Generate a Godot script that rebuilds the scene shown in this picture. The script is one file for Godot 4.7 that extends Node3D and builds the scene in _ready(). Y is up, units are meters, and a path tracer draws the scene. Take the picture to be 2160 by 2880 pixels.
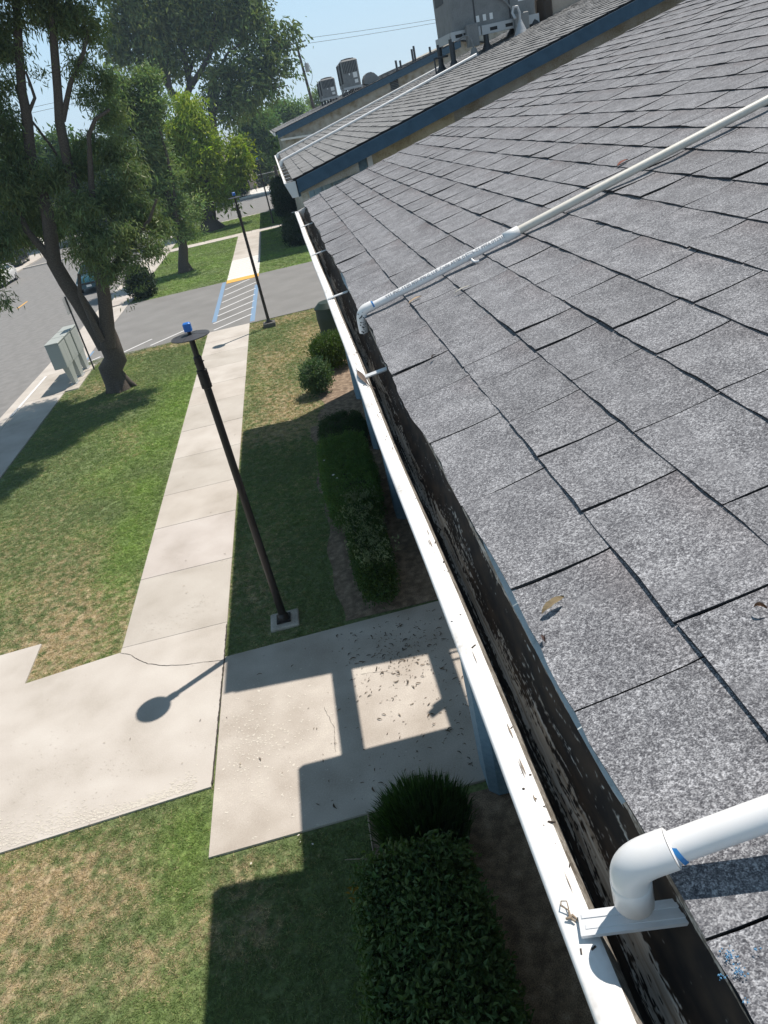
extends Node3D

# ------------------------------------------------------------------ camera
const EYE := Vector3(0, 6.6, 0)
const RIGHT := Vector3(0.9704145, -0.1947585, 0.1427051)
const UPV := Vector3(0.2392517, 0.8551453, -0.4598751)
const BACK := Vector3(-0.032469, 0.480412, 0.8764417)
# main roof plane: eave line and rise
const EX := 0.18
const EY := 5.985
const RISE := 0.2415
const CS := 0.97206   # cos of the pitch
const SN := 0.23475   # sin of the pitch

var rng := RandomNumberGenerator.new()
var taken := {}
var off := {}
var nz := FastNoiseLite.new()
var nz2 := FastNoiseLite.new()

func numbered(called: String) -> String:
	var n: int = taken.get(called, 0)
	taken[called] = n + 1
	return called if n == 0 else "%s_%03d" % [called, n]

func thing(called: String, label: String, category: String, at := Vector3.ZERO, turn := 0.0, group := "", world := true) -> Node3D:
	var o := Node3D.new()
	o.name = numbered(called)
	add_child(o)
	o.position = at
	o.rotation.y = turn
	tag(o, label, category, group)
	if world: off[o] = -at
	return o

func tag(o: Node, label: String, category: String, group := "") -> void:
	o.set_meta("label", label)
	o.set_meta("category", category)
	if group: o.set_meta("group", group)

func copy(src: Node3D, at: Vector3, turn: float, label: String) -> Node3D:
	var c: Node3D = src.duplicate()
	c.name = numbered(str(src.name).rstrip("_0123456789"))
	add_child(c)
	c.position = at
	c.rotation.y = turn
	c.set_meta("label", label)
	return c

func put(called: String, mesh: Mesh, m: Material, parent: Node, kind := "") -> MeshInstance3D:
	var o := MeshInstance3D.new()
	o.mesh = mesh
	o.material_override = m
	if parent == self:
		o.name = numbered(called)
	else:
		o.name = called
		if off.has(parent): o.position = off[parent]
	parent.add_child(o, true)
	if kind: o.set_meta("kind", kind)
	return o

func obj(called: String, st: SurfaceTool, m: Material, parent: Node, kind := "", smooth := false) -> MeshInstance3D:
	if not smooth:
		st.deindex()
	st.generate_normals()
	return put(called, st.commit(), m, parent, kind)

func struct_(called: String, st: SurfaceTool, m: Material, parent: Node = null) -> MeshInstance3D:
	var o := obj(called, st, m, self if parent == null else parent)
	if parent == null: o.set_meta("kind", "structure")
	return o

func struct_root(called: String) -> Node3D:
	var o := Node3D.new()
	o.name = numbered(called)
	add_child(o)
	o.set_meta("kind", "structure")
	return o

# ------------------------------------------------------------------ pixel rays
func ray(px: float, py: float) -> Vector3:
	return RIGHT * (px - 1080.0) - UPV * (py - 1440.0) - BACK * 2065.866

func at(px: float, py: float, z: float) -> Vector3:
	var r := ray(px, py)
	return EYE + r * (z / r.z)

func gnd(px: float, py: float, y := 0.0) -> Vector3:
	var r := ray(px, py)
	return EYE + r * ((y - EYE.y) / r.y)

func slope_pt(u: float, z: float, h := 0.0) -> Vector3:
	return Vector3(EX + u * CS - h * SN, EY + u * SN + h * CS, z)

# ------------------------------------------------------------------ mesh helpers
func mb() -> SurfaceTool:
	var st := SurfaceTool.new()
	st.begin(Mesh.PRIMITIVE_TRIANGLES)
	st.set_smooth_group(-1)
	return st

func tri(st: SurfaceTool, a: Vector3, b: Vector3, c: Vector3) -> void:
	st.add_vertex(a); st.add_vertex(b); st.add_vertex(c)

func quad(st: SurfaceTool, a: Vector3, b: Vector3, c: Vector3, d: Vector3) -> void:
	tri(st, a, b, c); tri(st, a, c, d)

# clockwise seen from outside
func hexa(st: SurfaceTool, p: Array) -> void:
	# p: 0..3 bottom (x- z-, x+ z-, x+ z+, x- z+), 4..7 the same on top
	quad(st, p[4], p[5], p[6], p[7])
	quad(st, p[3], p[2], p[1], p[0])
	quad(st, p[7], p[6], p[2], p[3])
	quad(st, p[5], p[4], p[0], p[1])
	quad(st, p[4], p[7], p[3], p[0])
	quad(st, p[6], p[5], p[1], p[2])

func box(st: SurfaceTool, a: Vector3, b: Vector3) -> void:
	hexa(st, [Vector3(a.x, a.y, a.z), Vector3(b.x, a.y, a.z), Vector3(b.x, a.y, b.z), Vector3(a.x, a.y, b.z),
		Vector3(a.x, b.y, a.z), Vector3(b.x, b.y, a.z), Vector3(b.x, b.y, b.z), Vector3(a.x, b.y, b.z)])

# box with chamfered top and vertical edges
func cbox(st: SurfaceTool, a: Vector3, b: Vector3, c: float) -> void:
	var lo := [Vector2(a.x + c, a.z), Vector2(b.x - c, a.z), Vector2(b.x, a.z + c), Vector2(b.x, b.z - c), Vector2(b.x - c, b.z), Vector2(a.x + c, b.z), Vector2(a.x, b.z - c), Vector2(a.x, a.z + c)]
	var hi := []
	var m := Vector2((a.x + b.x) / 2, (a.z + b.z) / 2)
	for v in lo:
		hi.append(Vector2(v.x + (c if v.x < m.x else -c), v.y + (c if v.y < m.y else -c)))
	for i in 8:
		var j := (i + 1) % 8
		var p0: Vector2 = lo[i]
		var p1: Vector2 = lo[j]
		var q0: Vector2 = hi[i]
		var q1: Vector2 = hi[j]
		quad(st, Vector3(p0.x, a.y, p0.y), Vector3(p1.x, a.y, p1.y), Vector3(p1.x, b.y - c, p1.y), Vector3(p0.x, b.y - c, p0.y))
		quad(st, Vector3(p0.x, b.y - c, p0.y), Vector3(p1.x, b.y - c, p1.y), Vector3(q1.x, b.y, q1.y), Vector3(q0.x, b.y, q0.y))
		tri(st, Vector3(m.x, b.y, m.y), Vector3(q0.x, b.y, q0.y), Vector3(q1.x, b.y, q1.y))
		tri(st, Vector3(m.x, a.y, m.y), Vector3(p1.x, a.y, p1.y), Vector3(p0.x, a.y, p0.y))

# a bar with a rectangular section between two points
func bar(st: SurfaceTool, a: Vector3, b: Vector3, w: float, h: float, up := Vector3.UP) -> void:
	var d := (b - a).normalized()
	var s := d.cross(up).normalized() * w * 0.5
	var u := s.cross(d).normalized() * h * 0.5
	hexa(st, [a - s - u, a + s - u, b + s - u, b - s - u, a - s + u, a + s + u, b + s + u, b - s + u])

func tube(st: SurfaceTool, pts: Array, radii: Array, sides := 10, caps := true, wob := 0.0) -> void:
	var n := pts.size()
	var rings := []
	var ref := Vector3.UP
	var d0: Vector3 = (pts[1] - pts[0]).normalized()
	if absf(d0.dot(ref)) > 0.9: ref = Vector3.RIGHT
	var nrm: Vector3 = d0.cross(ref).normalized()
	for i in n:
		var d: Vector3
		if i == 0: d = (pts[1] - pts[0]).normalized()
		elif i == n - 1: d = (pts[n - 1] - pts[n - 2]).normalized()
		else: d = ((pts[i + 1] - pts[i]).normalized() + (pts[i] - pts[i - 1]).normalized()).normalized()
		nrm = (nrm - d * nrm.dot(d)).normalized()
		var bn := d.cross(nrm)
		var ring := []
		for k in sides:
			var a := TAU * k / sides
			var rr: float = radii[i]
			if wob > 0.0: rr *= 1.0 + wob * nz.get_noise_3d(pts[i].x * 9.0 + cos(a) * 14.0, pts[i].y * 6.0, pts[i].z * 9.0 + sin(a) * 14.0)
			ring.append(pts[i] + (nrm * cos(a) + bn * sin(a)) * rr)
		rings.append(ring)
	st.set_smooth_group(1)
	for i in n - 1:
		for k in sides:
			var k2 := (k + 1) % sides
			quad(st, rings[i][k], rings[i + 1][k], rings[i + 1][k2], rings[i][k2])
	st.set_smooth_group(-1)
	if caps:
		for k in sides:
			var k2 := (k + 1) % sides
			tri(st, pts[0], rings[0][k], rings[0][k2])
			tri(st, pts[n - 1], rings[n - 1][k2], rings[n - 1][k])

# lathe about a vertical axis: prof = [Vector2(r, y)...] from bottom to top
func lathe(st: SurfaceTool, c: Vector3, prof: Array, sides := 20, sharp := true) -> void:
	st.set_smooth_group(-1 if sharp else 1)
	for i in prof.size() - 1:
		if sharp: st.set_smooth_group(i + 2)
		for k in sides:
			var a0 := TAU * k / sides
			var a1 := TAU * (k + 1) / sides
			var p0: Vector2 = prof[i]
			var p1: Vector2 = prof[i + 1]
			quad(st, c + Vector3(cos(a0) * p0.x, p0.y, sin(a0) * p0.x), c + Vector3(cos(a1) * p0.x, p0.y, sin(a1) * p0.x),
				c + Vector3(cos(a1) * p1.x, p1.y, sin(a1) * p1.x), c + Vector3(cos(a0) * p1.x, p1.y, sin(a0) * p1.x))
	st.set_smooth_group(-1)

# flat polygon sheet at height y (pts: Vector2 x,z)
func sheet(pts: Array, y: float) -> SurfaceTool:
	var st := mb()
	var pv := PackedVector2Array(pts)
	var ix := Geometry2D.triangulate_polygon(pv)
	for i in range(0, ix.size(), 3):
		var a := pv[ix[i]]
		var b := pv[ix[i + 1]]
		var c := pv[ix[i + 2]]
		var cr := (b - a).cross(c - a)
		if cr < 0:
			var t := b
			b = c
			c = t
		tri(st, Vector3(a.x, y, a.y), Vector3(b.x, y, b.y), Vector3(c.x, y, c.y))
	return st

# prism: polygon (x,z) from y0 to y1
func prism(pts: Array, y0: float, y1: float, st: SurfaceTool = null) -> SurfaceTool:
	if st == null: st = mb()
	var pv := PackedVector2Array(pts)
	if Geometry2D.is_polygon_clockwise(pv): pv.reverse()
	var ix := Geometry2D.triangulate_polygon(pv)
	for i in range(0, ix.size(), 3):
		var a := pv[ix[i]]
		var b := pv[ix[i + 1]]
		var c := pv[ix[i + 2]]
		if (b - a).cross(c - a) < 0:
			var t := b
			b = c
			c = t
		tri(st, Vector3(a.x, y1, a.y), Vector3(b.x, y1, b.y), Vector3(c.x, y1, c.y))
	var n := pv.size()
	for i in n:
		var a := pv[i]
		var b := pv[(i + 1) % n]
		quad(st, Vector3(a.x, y0, a.y), Vector3(a.x, y1, a.y), Vector3(b.x, y1, b.y), Vector3(b.x, y0, b.y))
	return st

# ------------------------------------------------------------------ materials
func lin(r: float, g: float, b: float) -> Color:
	return Color(r, g, b).linear_to_srgb()

func mat(r: float, g: float, b: float, rough := 0.7, metal := 0.0) -> StandardMaterial3D:
	var m := StandardMaterial3D.new()
	m.albedo_color = lin(r, g, b)
	m.roughness = rough
	m.metallic = metal
	return m

func noise(freq: float, sd: int, oct := 4, type := FastNoiseLite.TYPE_SIMPLEX_SMOOTH) -> FastNoiseLite:
	var n := FastNoiseLite.new()
	n.noise_type = type
	n.frequency = freq
	n.seed = sd
	n.fractal_octaves = oct
	n.fractal_type = FastNoiseLite.FRACTAL_FBM if oct > 1 else FastNoiseLite.FRACTAL_NONE
	return n

# image: gradient over a*coarse + b*fine (values 0..1); cols are linear colours
func grain(size: int, coarse: FastNoiseLite, fine: FastNoiseLite, wf: float, stops: Array, cols: Array, spread := 1.0, third: FastNoiseLite = null) -> Image:
	var ic := coarse.get_seamless_image(size, size).get_data()
	var jf := fine.get_seamless_image(size, size).get_data()
	var kf := PackedByteArray()
	if third: kf = third.get_seamless_image(size, size).get_data()
	var lut := []
	for i in 256:
		var t := i / 255.0
		var k := 0
		while k < stops.size() - 2 and t > stops[k + 1]: k += 1
		var f: float = clampf((t - stops[k]) / (stops[k + 1] - stops[k]), 0, 1)
		var a: Color = cols[k]
		var b: Color = cols[k + 1]
		lut.append(a.lerp(b, f).linear_to_srgb())
	var out := PackedByteArray()
	out.resize(size * size * 3)
	for i in size * size:
		var v := (ic[i] * (1.0 - wf) + jf[i] * wf)
		if third: v = ic[i] * (0.7 - wf) + jf[i] * wf + kf[i] * 0.3
		v = 127.5 + (v - 127.5) * spread
		var c: Color = lut[clampi(int(v), 0, 255)]
		out[i * 3] = c.r8
		out[i * 3 + 1] = c.g8
		out[i * 3 + 2] = c.b8
	return Image.create_from_data(size, size, false, Image.FORMAT_RGB8, out)

func tex(img: Image) -> ImageTexture:
	img.generate_mipmaps()
	return ImageTexture.create_from_image(img)

func bump(img: Image, scale: float) -> ImageTexture:
	var g: Image = img.duplicate()
	g.convert(Image.FORMAT_RGBA8)
	g.bump_map_to_normal_map(scale)
	return tex(g)

func textured(img: Image, metres: float, rough: float, nrm := 0.0, tri_ := true) -> StandardMaterial3D:
	var m := StandardMaterial3D.new()
	if nrm > 0.0:
		m.normal_enabled = true
		m.normal_texture = bump(img, nrm)
	m.albedo_texture = tex(img)
	m.roughness = rough
	if tri_:
		m.uv1_triplanar = true
		m.uv1_world_triplanar = true
		m.uv1_scale = Vector3.ONE / metres
	return m

var M := {}

func make_materials() -> void:
	# shingle granules: chips of random tone, 1 mm per pixel
	var cell := noise(0.62, 3, 1, FastNoiseLite.TYPE_CELLULAR)
	cell.cellular_return_type = FastNoiseLite.RETURN_CELL_VALUE
	var soft := noise(0.006, 8, 3)
	var chip := noise(0.2, 4, 1, FastNoiseLite.TYPE_CELLULAR)
	chip.cellular_return_type = FastNoiseLite.RETURN_CELL_VALUE
	var gi := grain(1024, soft, cell, 0.55, [0.0, 0.3, 0.5, 0.72, 1.0],
		[Color(0.03, 0.03, 0.036), Color(0.085, 0.087, 0.098), Color(0.17, 0.172, 0.185), Color(0.33, 0.335, 0.35), Color(0.6, 0.61, 0.64)], 1.12, chip)
	var sm := textured(gi, 0.62, 0.9, 1.6, false)
	sm.uv1_scale = Vector3.ONE / 0.62
	sm.vertex_color_use_as_albedo = true
	M.shingle = sm
	M.shingle_far = textured(grain(512, noise(0.03, 5), noise(0.3, 6, 2), 0.6, [0.0, 0.5, 1.0], [Color(0.08, 0.08, 0.084), Color(0.215, 0.217, 0.22), Color(0.36, 0.362, 0.366)], 1.4), 0.9, 0.9)
	M.shingle_far.vertex_color_use_as_albedo = true
	M.felt = mat(0.02, 0.02, 0.022, 0.95)
	M.concrete = textured(grain(1024, noise(0.0035, 11, 5), noise(0.2, 12, 3), 0.35, [0.0, 0.35, 0.6, 1.0],
		[Color(0.39, 0.352, 0.305), Color(0.47, 0.43, 0.385), Color(0.51, 0.47, 0.425), Color(0.565, 0.53, 0.485)], 1.25), 4.7, 0.9, 0.25)
	M.old_concrete = textured(grain(512, noise(0.012, 21, 5), noise(0.12, 22, 4), 0.5, [0.0, 0.5, 1.0],
		[Color(0.28, 0.25, 0.22), Color(0.42, 0.385, 0.335), Color(0.55, 0.51, 0.46)], 1.6), 2.3, 0.92, 0.8)
	M.white_ramp = textured(grain(256, noise(0.03, 25, 4), noise(0.2, 26, 3), 0.5, [0.0, 0.5, 1.0],
		[Color(0.55, 0.52, 0.48), Color(0.68, 0.66, 0.63), Color(0.76, 0.745, 0.72)], 1.4), 1.4, 0.9)
	M.asphalt = textured(grain(512, noise(0.01, 31, 5), noise(0.25, 32, 2), 0.55, [0.0, 0.5, 1.0],
		[Color(0.14, 0.137, 0.132), Color(0.205, 0.201, 0.196), Color(0.27, 0.265, 0.258)], 1.0), 2.7, 0.93, 0.3)
	M.asphalt_drive = textured(grain(512, noise(0.006, 35, 5), noise(0.25, 36, 2), 0.5, [0.0, 0.5, 1.0],
		[Color(0.15, 0.146, 0.14), Color(0.2, 0.196, 0.189), Color(0.25, 0.245, 0.238)], 1.0), 6.4, 0.93, 0.2)
	M.soil = textured(grain(512, noise(0.014, 41, 5), noise(0.16, 42, 4), 0.55, [0.0, 0.45, 0.7, 1.0],
		[Color(0.09, 0.065, 0.045), Color(0.2, 0.145, 0.1), Color(0.3, 0.225, 0.16), Color(0.42, 0.34, 0.25)], 1.6), 1.3, 1.0, 2.0)
	M.earth = textured(grain(256, noise(0.02, 43, 5), noise(0.2, 44, 3), 0.5, [0.0, 0.5, 1.0],
		[Color(0.1, 0.085, 0.05), Color(0.2, 0.165, 0.1), Color(0.3, 0.25, 0.165)], 1.5), 7.0, 1.0)
	M.bark = textured(grain(512, noise(0.02, 51, 4), noise(0.11, 52, 4, FastNoiseLite.TYPE_SIMPLEX), 0.6, [0.0, 0.45, 1.0],
		[Color(0.03, 0.023, 0.018), Color(0.085, 0.067, 0.054), Color(0.17, 0.142, 0.118)], 1.7), 0.55, 0.95, 5.0)
	M.far_bark = mat(0.07, 0.056, 0.046, 0.95)
	M.white_metal = textured(grain(256, noise(0.012, 61, 4), noise(0.25, 62, 2), 0.3, [0.0, 0.2, 0.5, 1.0],
		[Color(0.5, 0.47, 0.42), Color(0.72, 0.71, 0.69), Color(0.8, 0.8, 0.795), Color(0.83, 0.83, 0.83)], 1.2), 0.5, 0.55)
	M.white_paint = mat(0.72, 0.72, 0.71, 0.6)
	M.worn_metal = textured(grain(256, noise(0.02, 63, 5), noise(0.14, 64, 3), 0.5, [0.0, 0.45, 0.7, 1.0],
		[Color(0.08, 0.065, 0.05), Color(0.2, 0.18, 0.15), Color(0.42, 0.4, 0.36), Color(0.6, 0.58, 0.54)], 1.5), 0.25, 0.7)
	M.strap = mat(0.7, 0.71, 0.72, 0.4, 0.3)
	M.drip = textured(grain(256, noise(0.03, 65, 4), noise(0.2, 66, 3), 0.4, [0.0, 0.4, 1.0], [Color(0.3, 0.34, 0.34), Color(0.5, 0.56, 0.57), Color(0.62, 0.67, 0.68)], 1.3), 0.2, 0.5)
	M.pvc = textured(grain(256, noise(0.01, 71, 4), noise(0.05, 72, 3), 0.4, [0.0, 0.3, 1.0], [Color(0.66, 0.655, 0.63), Color(0.77, 0.77, 0.765), Color(0.81, 0.81, 0.81)], 1.0), 0.5, 0.32)
	M.pvc_old = textured(grain(256, noise(0.012, 73, 4), noise(0.08, 74, 3), 0.4, [0.0, 0.3, 1.0], [Color(0.45, 0.42, 0.35), Color(0.6, 0.575, 0.51), Color(0.65, 0.63, 0.575)], 1.2), 0.4, 0.5)
	M.blue_glue = mat(0.03, 0.2, 0.5, 0.35)
	M.ink = mat(0.22, 0.22, 0.24, 0.8)
	M.blue = textured(grain(256, noise(0.02, 81, 4), noise(0.15, 82, 3), 0.4, [0.0, 0.5, 1.0], [Color(0.028, 0.065, 0.105), Color(0.042, 0.092, 0.145), Color(0.055, 0.112, 0.17)], 1.2), 0.8, 0.7, 0.6)
	M.blue_grey = textured(grain(256, noise(0.03, 83, 4), noise(0.15, 84, 3), 0.5, [0.0, 0.5, 1.0], [Color(0.1, 0.17, 0.225), Color(0.17, 0.26, 0.325), Color(0.23, 0.325, 0.395)], 1.2), 0.6, 0.85, 1.2)
	M.stucco = textured(grain(512, noise(0.008, 91, 5), noise(0.2, 92, 3), 0.35, [0.0, 0.35, 0.65, 1.0],
		[Color(0.24, 0.205, 0.145), Color(0.35, 0.325, 0.275), Color(0.41, 0.39, 0.35), Color(0.48, 0.46, 0.42)], 1.8), 2.2, 0.95, 1.5)
	M.tan_wall = textured(grain(256, noise(0.02, 93, 4), noise(0.2, 94, 3), 0.4, [0.0, 0.5, 1.0], [Color(0.3, 0.245, 0.2), Color(0.37, 0.31, 0.255), Color(0.43, 0.365, 0.305)], 1.2), 2.0, 0.95)
	M.plywood = textured(grain(256, noise(0.015, 95, 4), noise(0.12, 96, 3), 0.4, [0.0, 0.5, 1.0], [Color(0.3, 0.24, 0.14), Color(0.46, 0.39, 0.26), Color(0.56, 0.49, 0.35)], 1.5), 0.8, 0.9)
	M.bronze = mat(0.022, 0.018, 0.017, 0.42, 0.25)
	M.disc = mat(0.06, 0.062, 0.07, 0.5, 0.2)
	M.tape = mat(0.02, 0.16, 0.55, 0.4)
	M.grey_metal = textured(grain(256, noise(0.012, 101, 4), noise(0.1, 102, 3), 0.4, [0.0, 0.5, 1.0], [Color(0.13, 0.135, 0.135), Color(0.185, 0.19, 0.19), Color(0.225, 0.23, 0.23)], 1.1), 0.9, 0.6)
	M.dark_metal = mat(0.05, 0.052, 0.056, 0.6, 0.2)
	M.black = mat(0.012, 0.012, 0.013, 0.7)
	M.galv = mat(0.42, 0.43, 0.44, 0.45, 0.4)
	M.mail = mat(0.36, 0.385, 0.365, 0.55)
	M.paper = mat(0.75, 0.75, 0.74, 0.8)
	M.yellow = textured(grain(256, noise(0.05, 111, 3), noise(0.2, 112, 3), 0.5, [0.0, 0.25, 1.0], [Color(0.5, 0.32, 0.12), Color(0.68, 0.37, 0.075), Color(0.75, 0.42, 0.1)], 1.2), 0.8, 0.85)
	M.road_white = textured(grain(256, noise(0.05, 113, 3), noise(0.25, 114, 3), 0.6, [0.0, 0.3, 0.5, 1.0], [Color(0.25, 0.245, 0.24), Color(0.55, 0.55, 0.54), Color(0.7, 0.7, 0.7), Color(0.74, 0.74, 0.74)], 1.2), 0.6, 0.85)
	M.road_blue = textured(grain(256, noise(0.05, 115, 3), noise(0.25, 116, 3), 0.6, [0.0, 0.4, 1.0], [Color(0.19, 0.2, 0.22), Color(0.17, 0.27, 0.4), Color(0.2, 0.33, 0.5)], 1.3), 0.6, 0.85)
	M.crack = mat(0.05, 0.043, 0.036, 1.0)
	M.wood_dark = mat(0.05, 0.038, 0.03, 0.9)
	M.leaf = leaf_mat(0.5, Color(0.4, 0.55, 0.18))
	M.leaf_tree = leaf_mat(0.4, Color(0.7, 0.85, 0.38))
	M.leaf_far = leaf_mat(0.85, Color(0.7, 0.85, 0.38))
	M.leaf_far.metallic_specular = 0.1
	M.leaf_bright = leaf_mat(0.42, Color(0.8, 0.95, 0.22))
	M.leaf_dry = leaf_mat(0.8, Color(0.0, 0.0, 0.0))
	M.glass = mat(0.02, 0.025, 0.03, 0.06)
	M.chrome = mat(0.6, 0.6, 0.62, 0.15, 0.9)

func leaf_mat(rough: float, back: Color) -> StandardMaterial3D:
	var m := StandardMaterial3D.new()
	m.vertex_color_use_as_albedo = true
	m.roughness = rough
	m.metallic_specular = 0.3
	m.cull_mode = BaseMaterial3D.CULL_DISABLED
	if back.g > 0.0:
		m.backlight_enabled = true
		m.backlight = back.linear_to_srgb()
	return m

# ------------------------------------------------------------------ shingles
func eave_wave(z: float) -> float:
	var w := 0.006 * sin(z * 5.1 + 0.7) + 0.003 * sin(z * 13.0)
	w += 0.012 * exp(-pow((z + 0.62) / 0.22, 2.0)) + 0.012 * exp(-pow((z + 3.05) / 0.2, 2.0))
	return w - 0.008 + 0.022 * smoothstep(0.72, 0.1, -z)

# one tab of the main roof: u0..u1 up the slope, z0..z1 along the eave (z0 < z1)
func shingle(u0: float, u1: float, z0: float, z1: float, first: bool) -> SurfaceTool:
	var st := SurfaceTool.new()
	st.begin(Mesh.PRIMITIVE_TRIANGLES)
	var hl := rng.randf_range(0.0072, 0.0095)
	var hr := hl + rng.randf_range(0.0003, 0.0055)
	if rng.randf() < 0.15:
		var t := hl
		hl = hr
		hr = t
	var camber := rng.randf_range(0.0015, 0.004)
	var tone := rng.randf_range(0.86, 1.08)
	var warm := rng.randf_range(0.0, 1.0)
	var nzs := 6
	var nus := 4
	var ou := rng.randf() * 3.0
	var grid := []
	var vs := [0.0, 0.2, 0.45, 0.78, 1.0]
	for i in nus + 1:
		var v: float = vs[i]
		var row := []
		for j in nzs + 1:
			var w := float(j) / nzs
			var z := lerpf(z0, z1, w)
			var u := lerpf(u0, u1 + 0.012, v)
			if i == 0:
				u += rng.randf_range(-0.0016, 0.0016)
				if first: u += eave_wave(z)
			if (j == 0 or j == nzs): z += rng.randf_range(-0.0007, 0.0007)
			var h: float = lerpf(lerpf(hl, hr, w), 0.0062, smoothstep(0.0, 1.0, v)) - camber * sin(PI * v)
			h += 0.0012 * sin(w * TAU * 1.3 + ou) * (1.0 - v)
			# colour band: warmer and darker where the tab passes under the next course
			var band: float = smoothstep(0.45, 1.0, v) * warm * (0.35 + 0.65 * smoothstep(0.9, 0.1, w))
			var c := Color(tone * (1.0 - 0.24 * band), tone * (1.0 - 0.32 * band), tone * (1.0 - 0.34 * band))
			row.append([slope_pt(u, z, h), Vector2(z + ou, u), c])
		grid.append(row)
	st.set_smooth_group(1)
	for i in nus:
		for j in nzs:
			for k in [[i, j], [i, j + 1], [i + 1, j + 1], [i, j], [i + 1, j + 1], [i + 1, j]]:
				var g: Array = grid[k[0]][k[1]]
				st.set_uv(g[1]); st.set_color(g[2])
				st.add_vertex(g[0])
	st.set_smooth_group(-1)
	var nrm := Vector3(-SN, CS, 0)
	# butt edge and sides
	var edge := []
	for i in range(nus, -1, -1): edge.append(grid[i][0])
	for j in range(1, nzs + 1): edge.append(grid[0][j])
	for i in range(1, nus + 1): edge.append(grid[i][nzs])
	for k in edge.size() - 1:
		var a: Array = edge[k]
		var b: Array = edge[k + 1]
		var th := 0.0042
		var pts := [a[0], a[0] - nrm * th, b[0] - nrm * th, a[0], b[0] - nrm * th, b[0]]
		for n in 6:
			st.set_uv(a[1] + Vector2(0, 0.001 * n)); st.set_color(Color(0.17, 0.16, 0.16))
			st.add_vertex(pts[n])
	return st

const EXPO := 0.1478

func main_roof(bld: Node3D) -> void:
	# deck under the shingles
	var st := mb()
	var zf := -6.79
	var zn := 2.6
	var um := 5.6
	hexa(st, [slope_pt(0.01, zf + 0.012, -0.05), slope_pt(um, zf + 0.012, -0.05), slope_pt(um, zn, -0.05), slope_pt(0.01, zn, -0.05),
		slope_pt(0.004, zf + 0.012, -0.002), slope_pt(um, zf + 0.012, -0.002), slope_pt(um, zn, -0.002), slope_pt(0.004, zn, -0.002)])
	# far slope beyond the ridge
	var rx := EX + um * CS
	var ry := EY + um * SN
	hexa(st, [Vector3(rx, ry - 0.05, zf), Vector3(rx + 5.5, ry - 1.4, zf), Vector3(rx + 5.5, ry - 1.4, zn), Vector3(rx, ry - 0.05, zn),
		Vector3(rx, ry, zf), Vector3(rx + 5.5, ry - 1.35, zf), Vector3(rx + 5.5, ry - 1.35, zn), Vector3(rx, ry, zn)])
	var roof := obj("roof", st, M.felt, bld)
	# tabs
	var all := []
	var given := [
		[-0.31, -0.568, -0.803, -1.068, -1.335, -1.587, -1.80, -2.07, -2.37],
		[-0.33, -0.624, -0.90, -1.10, -1.273, -1.50, -1.637, -1.913, -2.28],
		[-0.50, -0.78, -1.04, -1.315, -1.53, -1.68, -1.98, -2.2]]
	for r in 36:
		var seams := []
		if r < 3:
			seams = given[r].duplicate()
		else:
			seams = [0.0 + rng.randf_range(-0.2, 0.2)]
		var z: float = seams[0]
		while z < 0.9:
			z += rng.randf_range(0.2, 0.31)
			seams.push_front(z)
		z = seams[seams.size() - 1]
		while z > zf + 0.2:
			z -= rng.randf_range(0.19, 0.31)
			seams.append(maxf(z, zf))
		if seams[seams.size() - 1] > zf: seams.append(zf)
		for k in seams.size() - 1:
			var za: float = seams[k]
			var zb: float = seams[k + 1]
			if za - zb < 0.03: continue
			all.append([r, zb + (0.0016 if r < 3 else 0.0026), za - (0.0016 if r < 3 else 0.0026)])
	# the 300 that show largest are parts of their own; the others one part
	var scored := []
	for s in all:
		var c := slope_pt((s[0] + 0.5) * EXPO, (s[1] + s[2]) * 0.5)
		var d := c - EYE
		var dep := -d.dot(BACK)
		if dep < 0.12:
			scored.append([1e9, s])
			continue
		var px := Vector2(d.dot(RIGHT), -d.dot(UPV)) / dep
		var vis := absf(px.x) < 0.56 and absf(px.y) < 0.74
		var facing := absf(d.normalized().dot(Vector3(-SN, CS, 0)))
		scored.append([d.length_squared() / maxf(facing, 0.05) + (0.0 if vis else 1e5), s])
	scored.sort_custom(func(a, b): return a[0] < b[0])
	var rest := SurfaceTool.new()
	rest.begin(Mesh.PRIMITIVE_TRIANGLES)
	for k in scored.size():
		var s: Array = scored[k][1]
		if scored[k][0] > 9e4 and s[2] < -3.0 and s[0] > 30: continue
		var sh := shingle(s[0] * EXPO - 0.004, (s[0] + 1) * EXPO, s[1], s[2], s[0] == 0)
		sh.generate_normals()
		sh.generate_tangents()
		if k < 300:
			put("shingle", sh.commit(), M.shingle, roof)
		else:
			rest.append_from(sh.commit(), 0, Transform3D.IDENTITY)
	put("small_shingles", rest.commit(), M.shingle, roof, "stuff")

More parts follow.
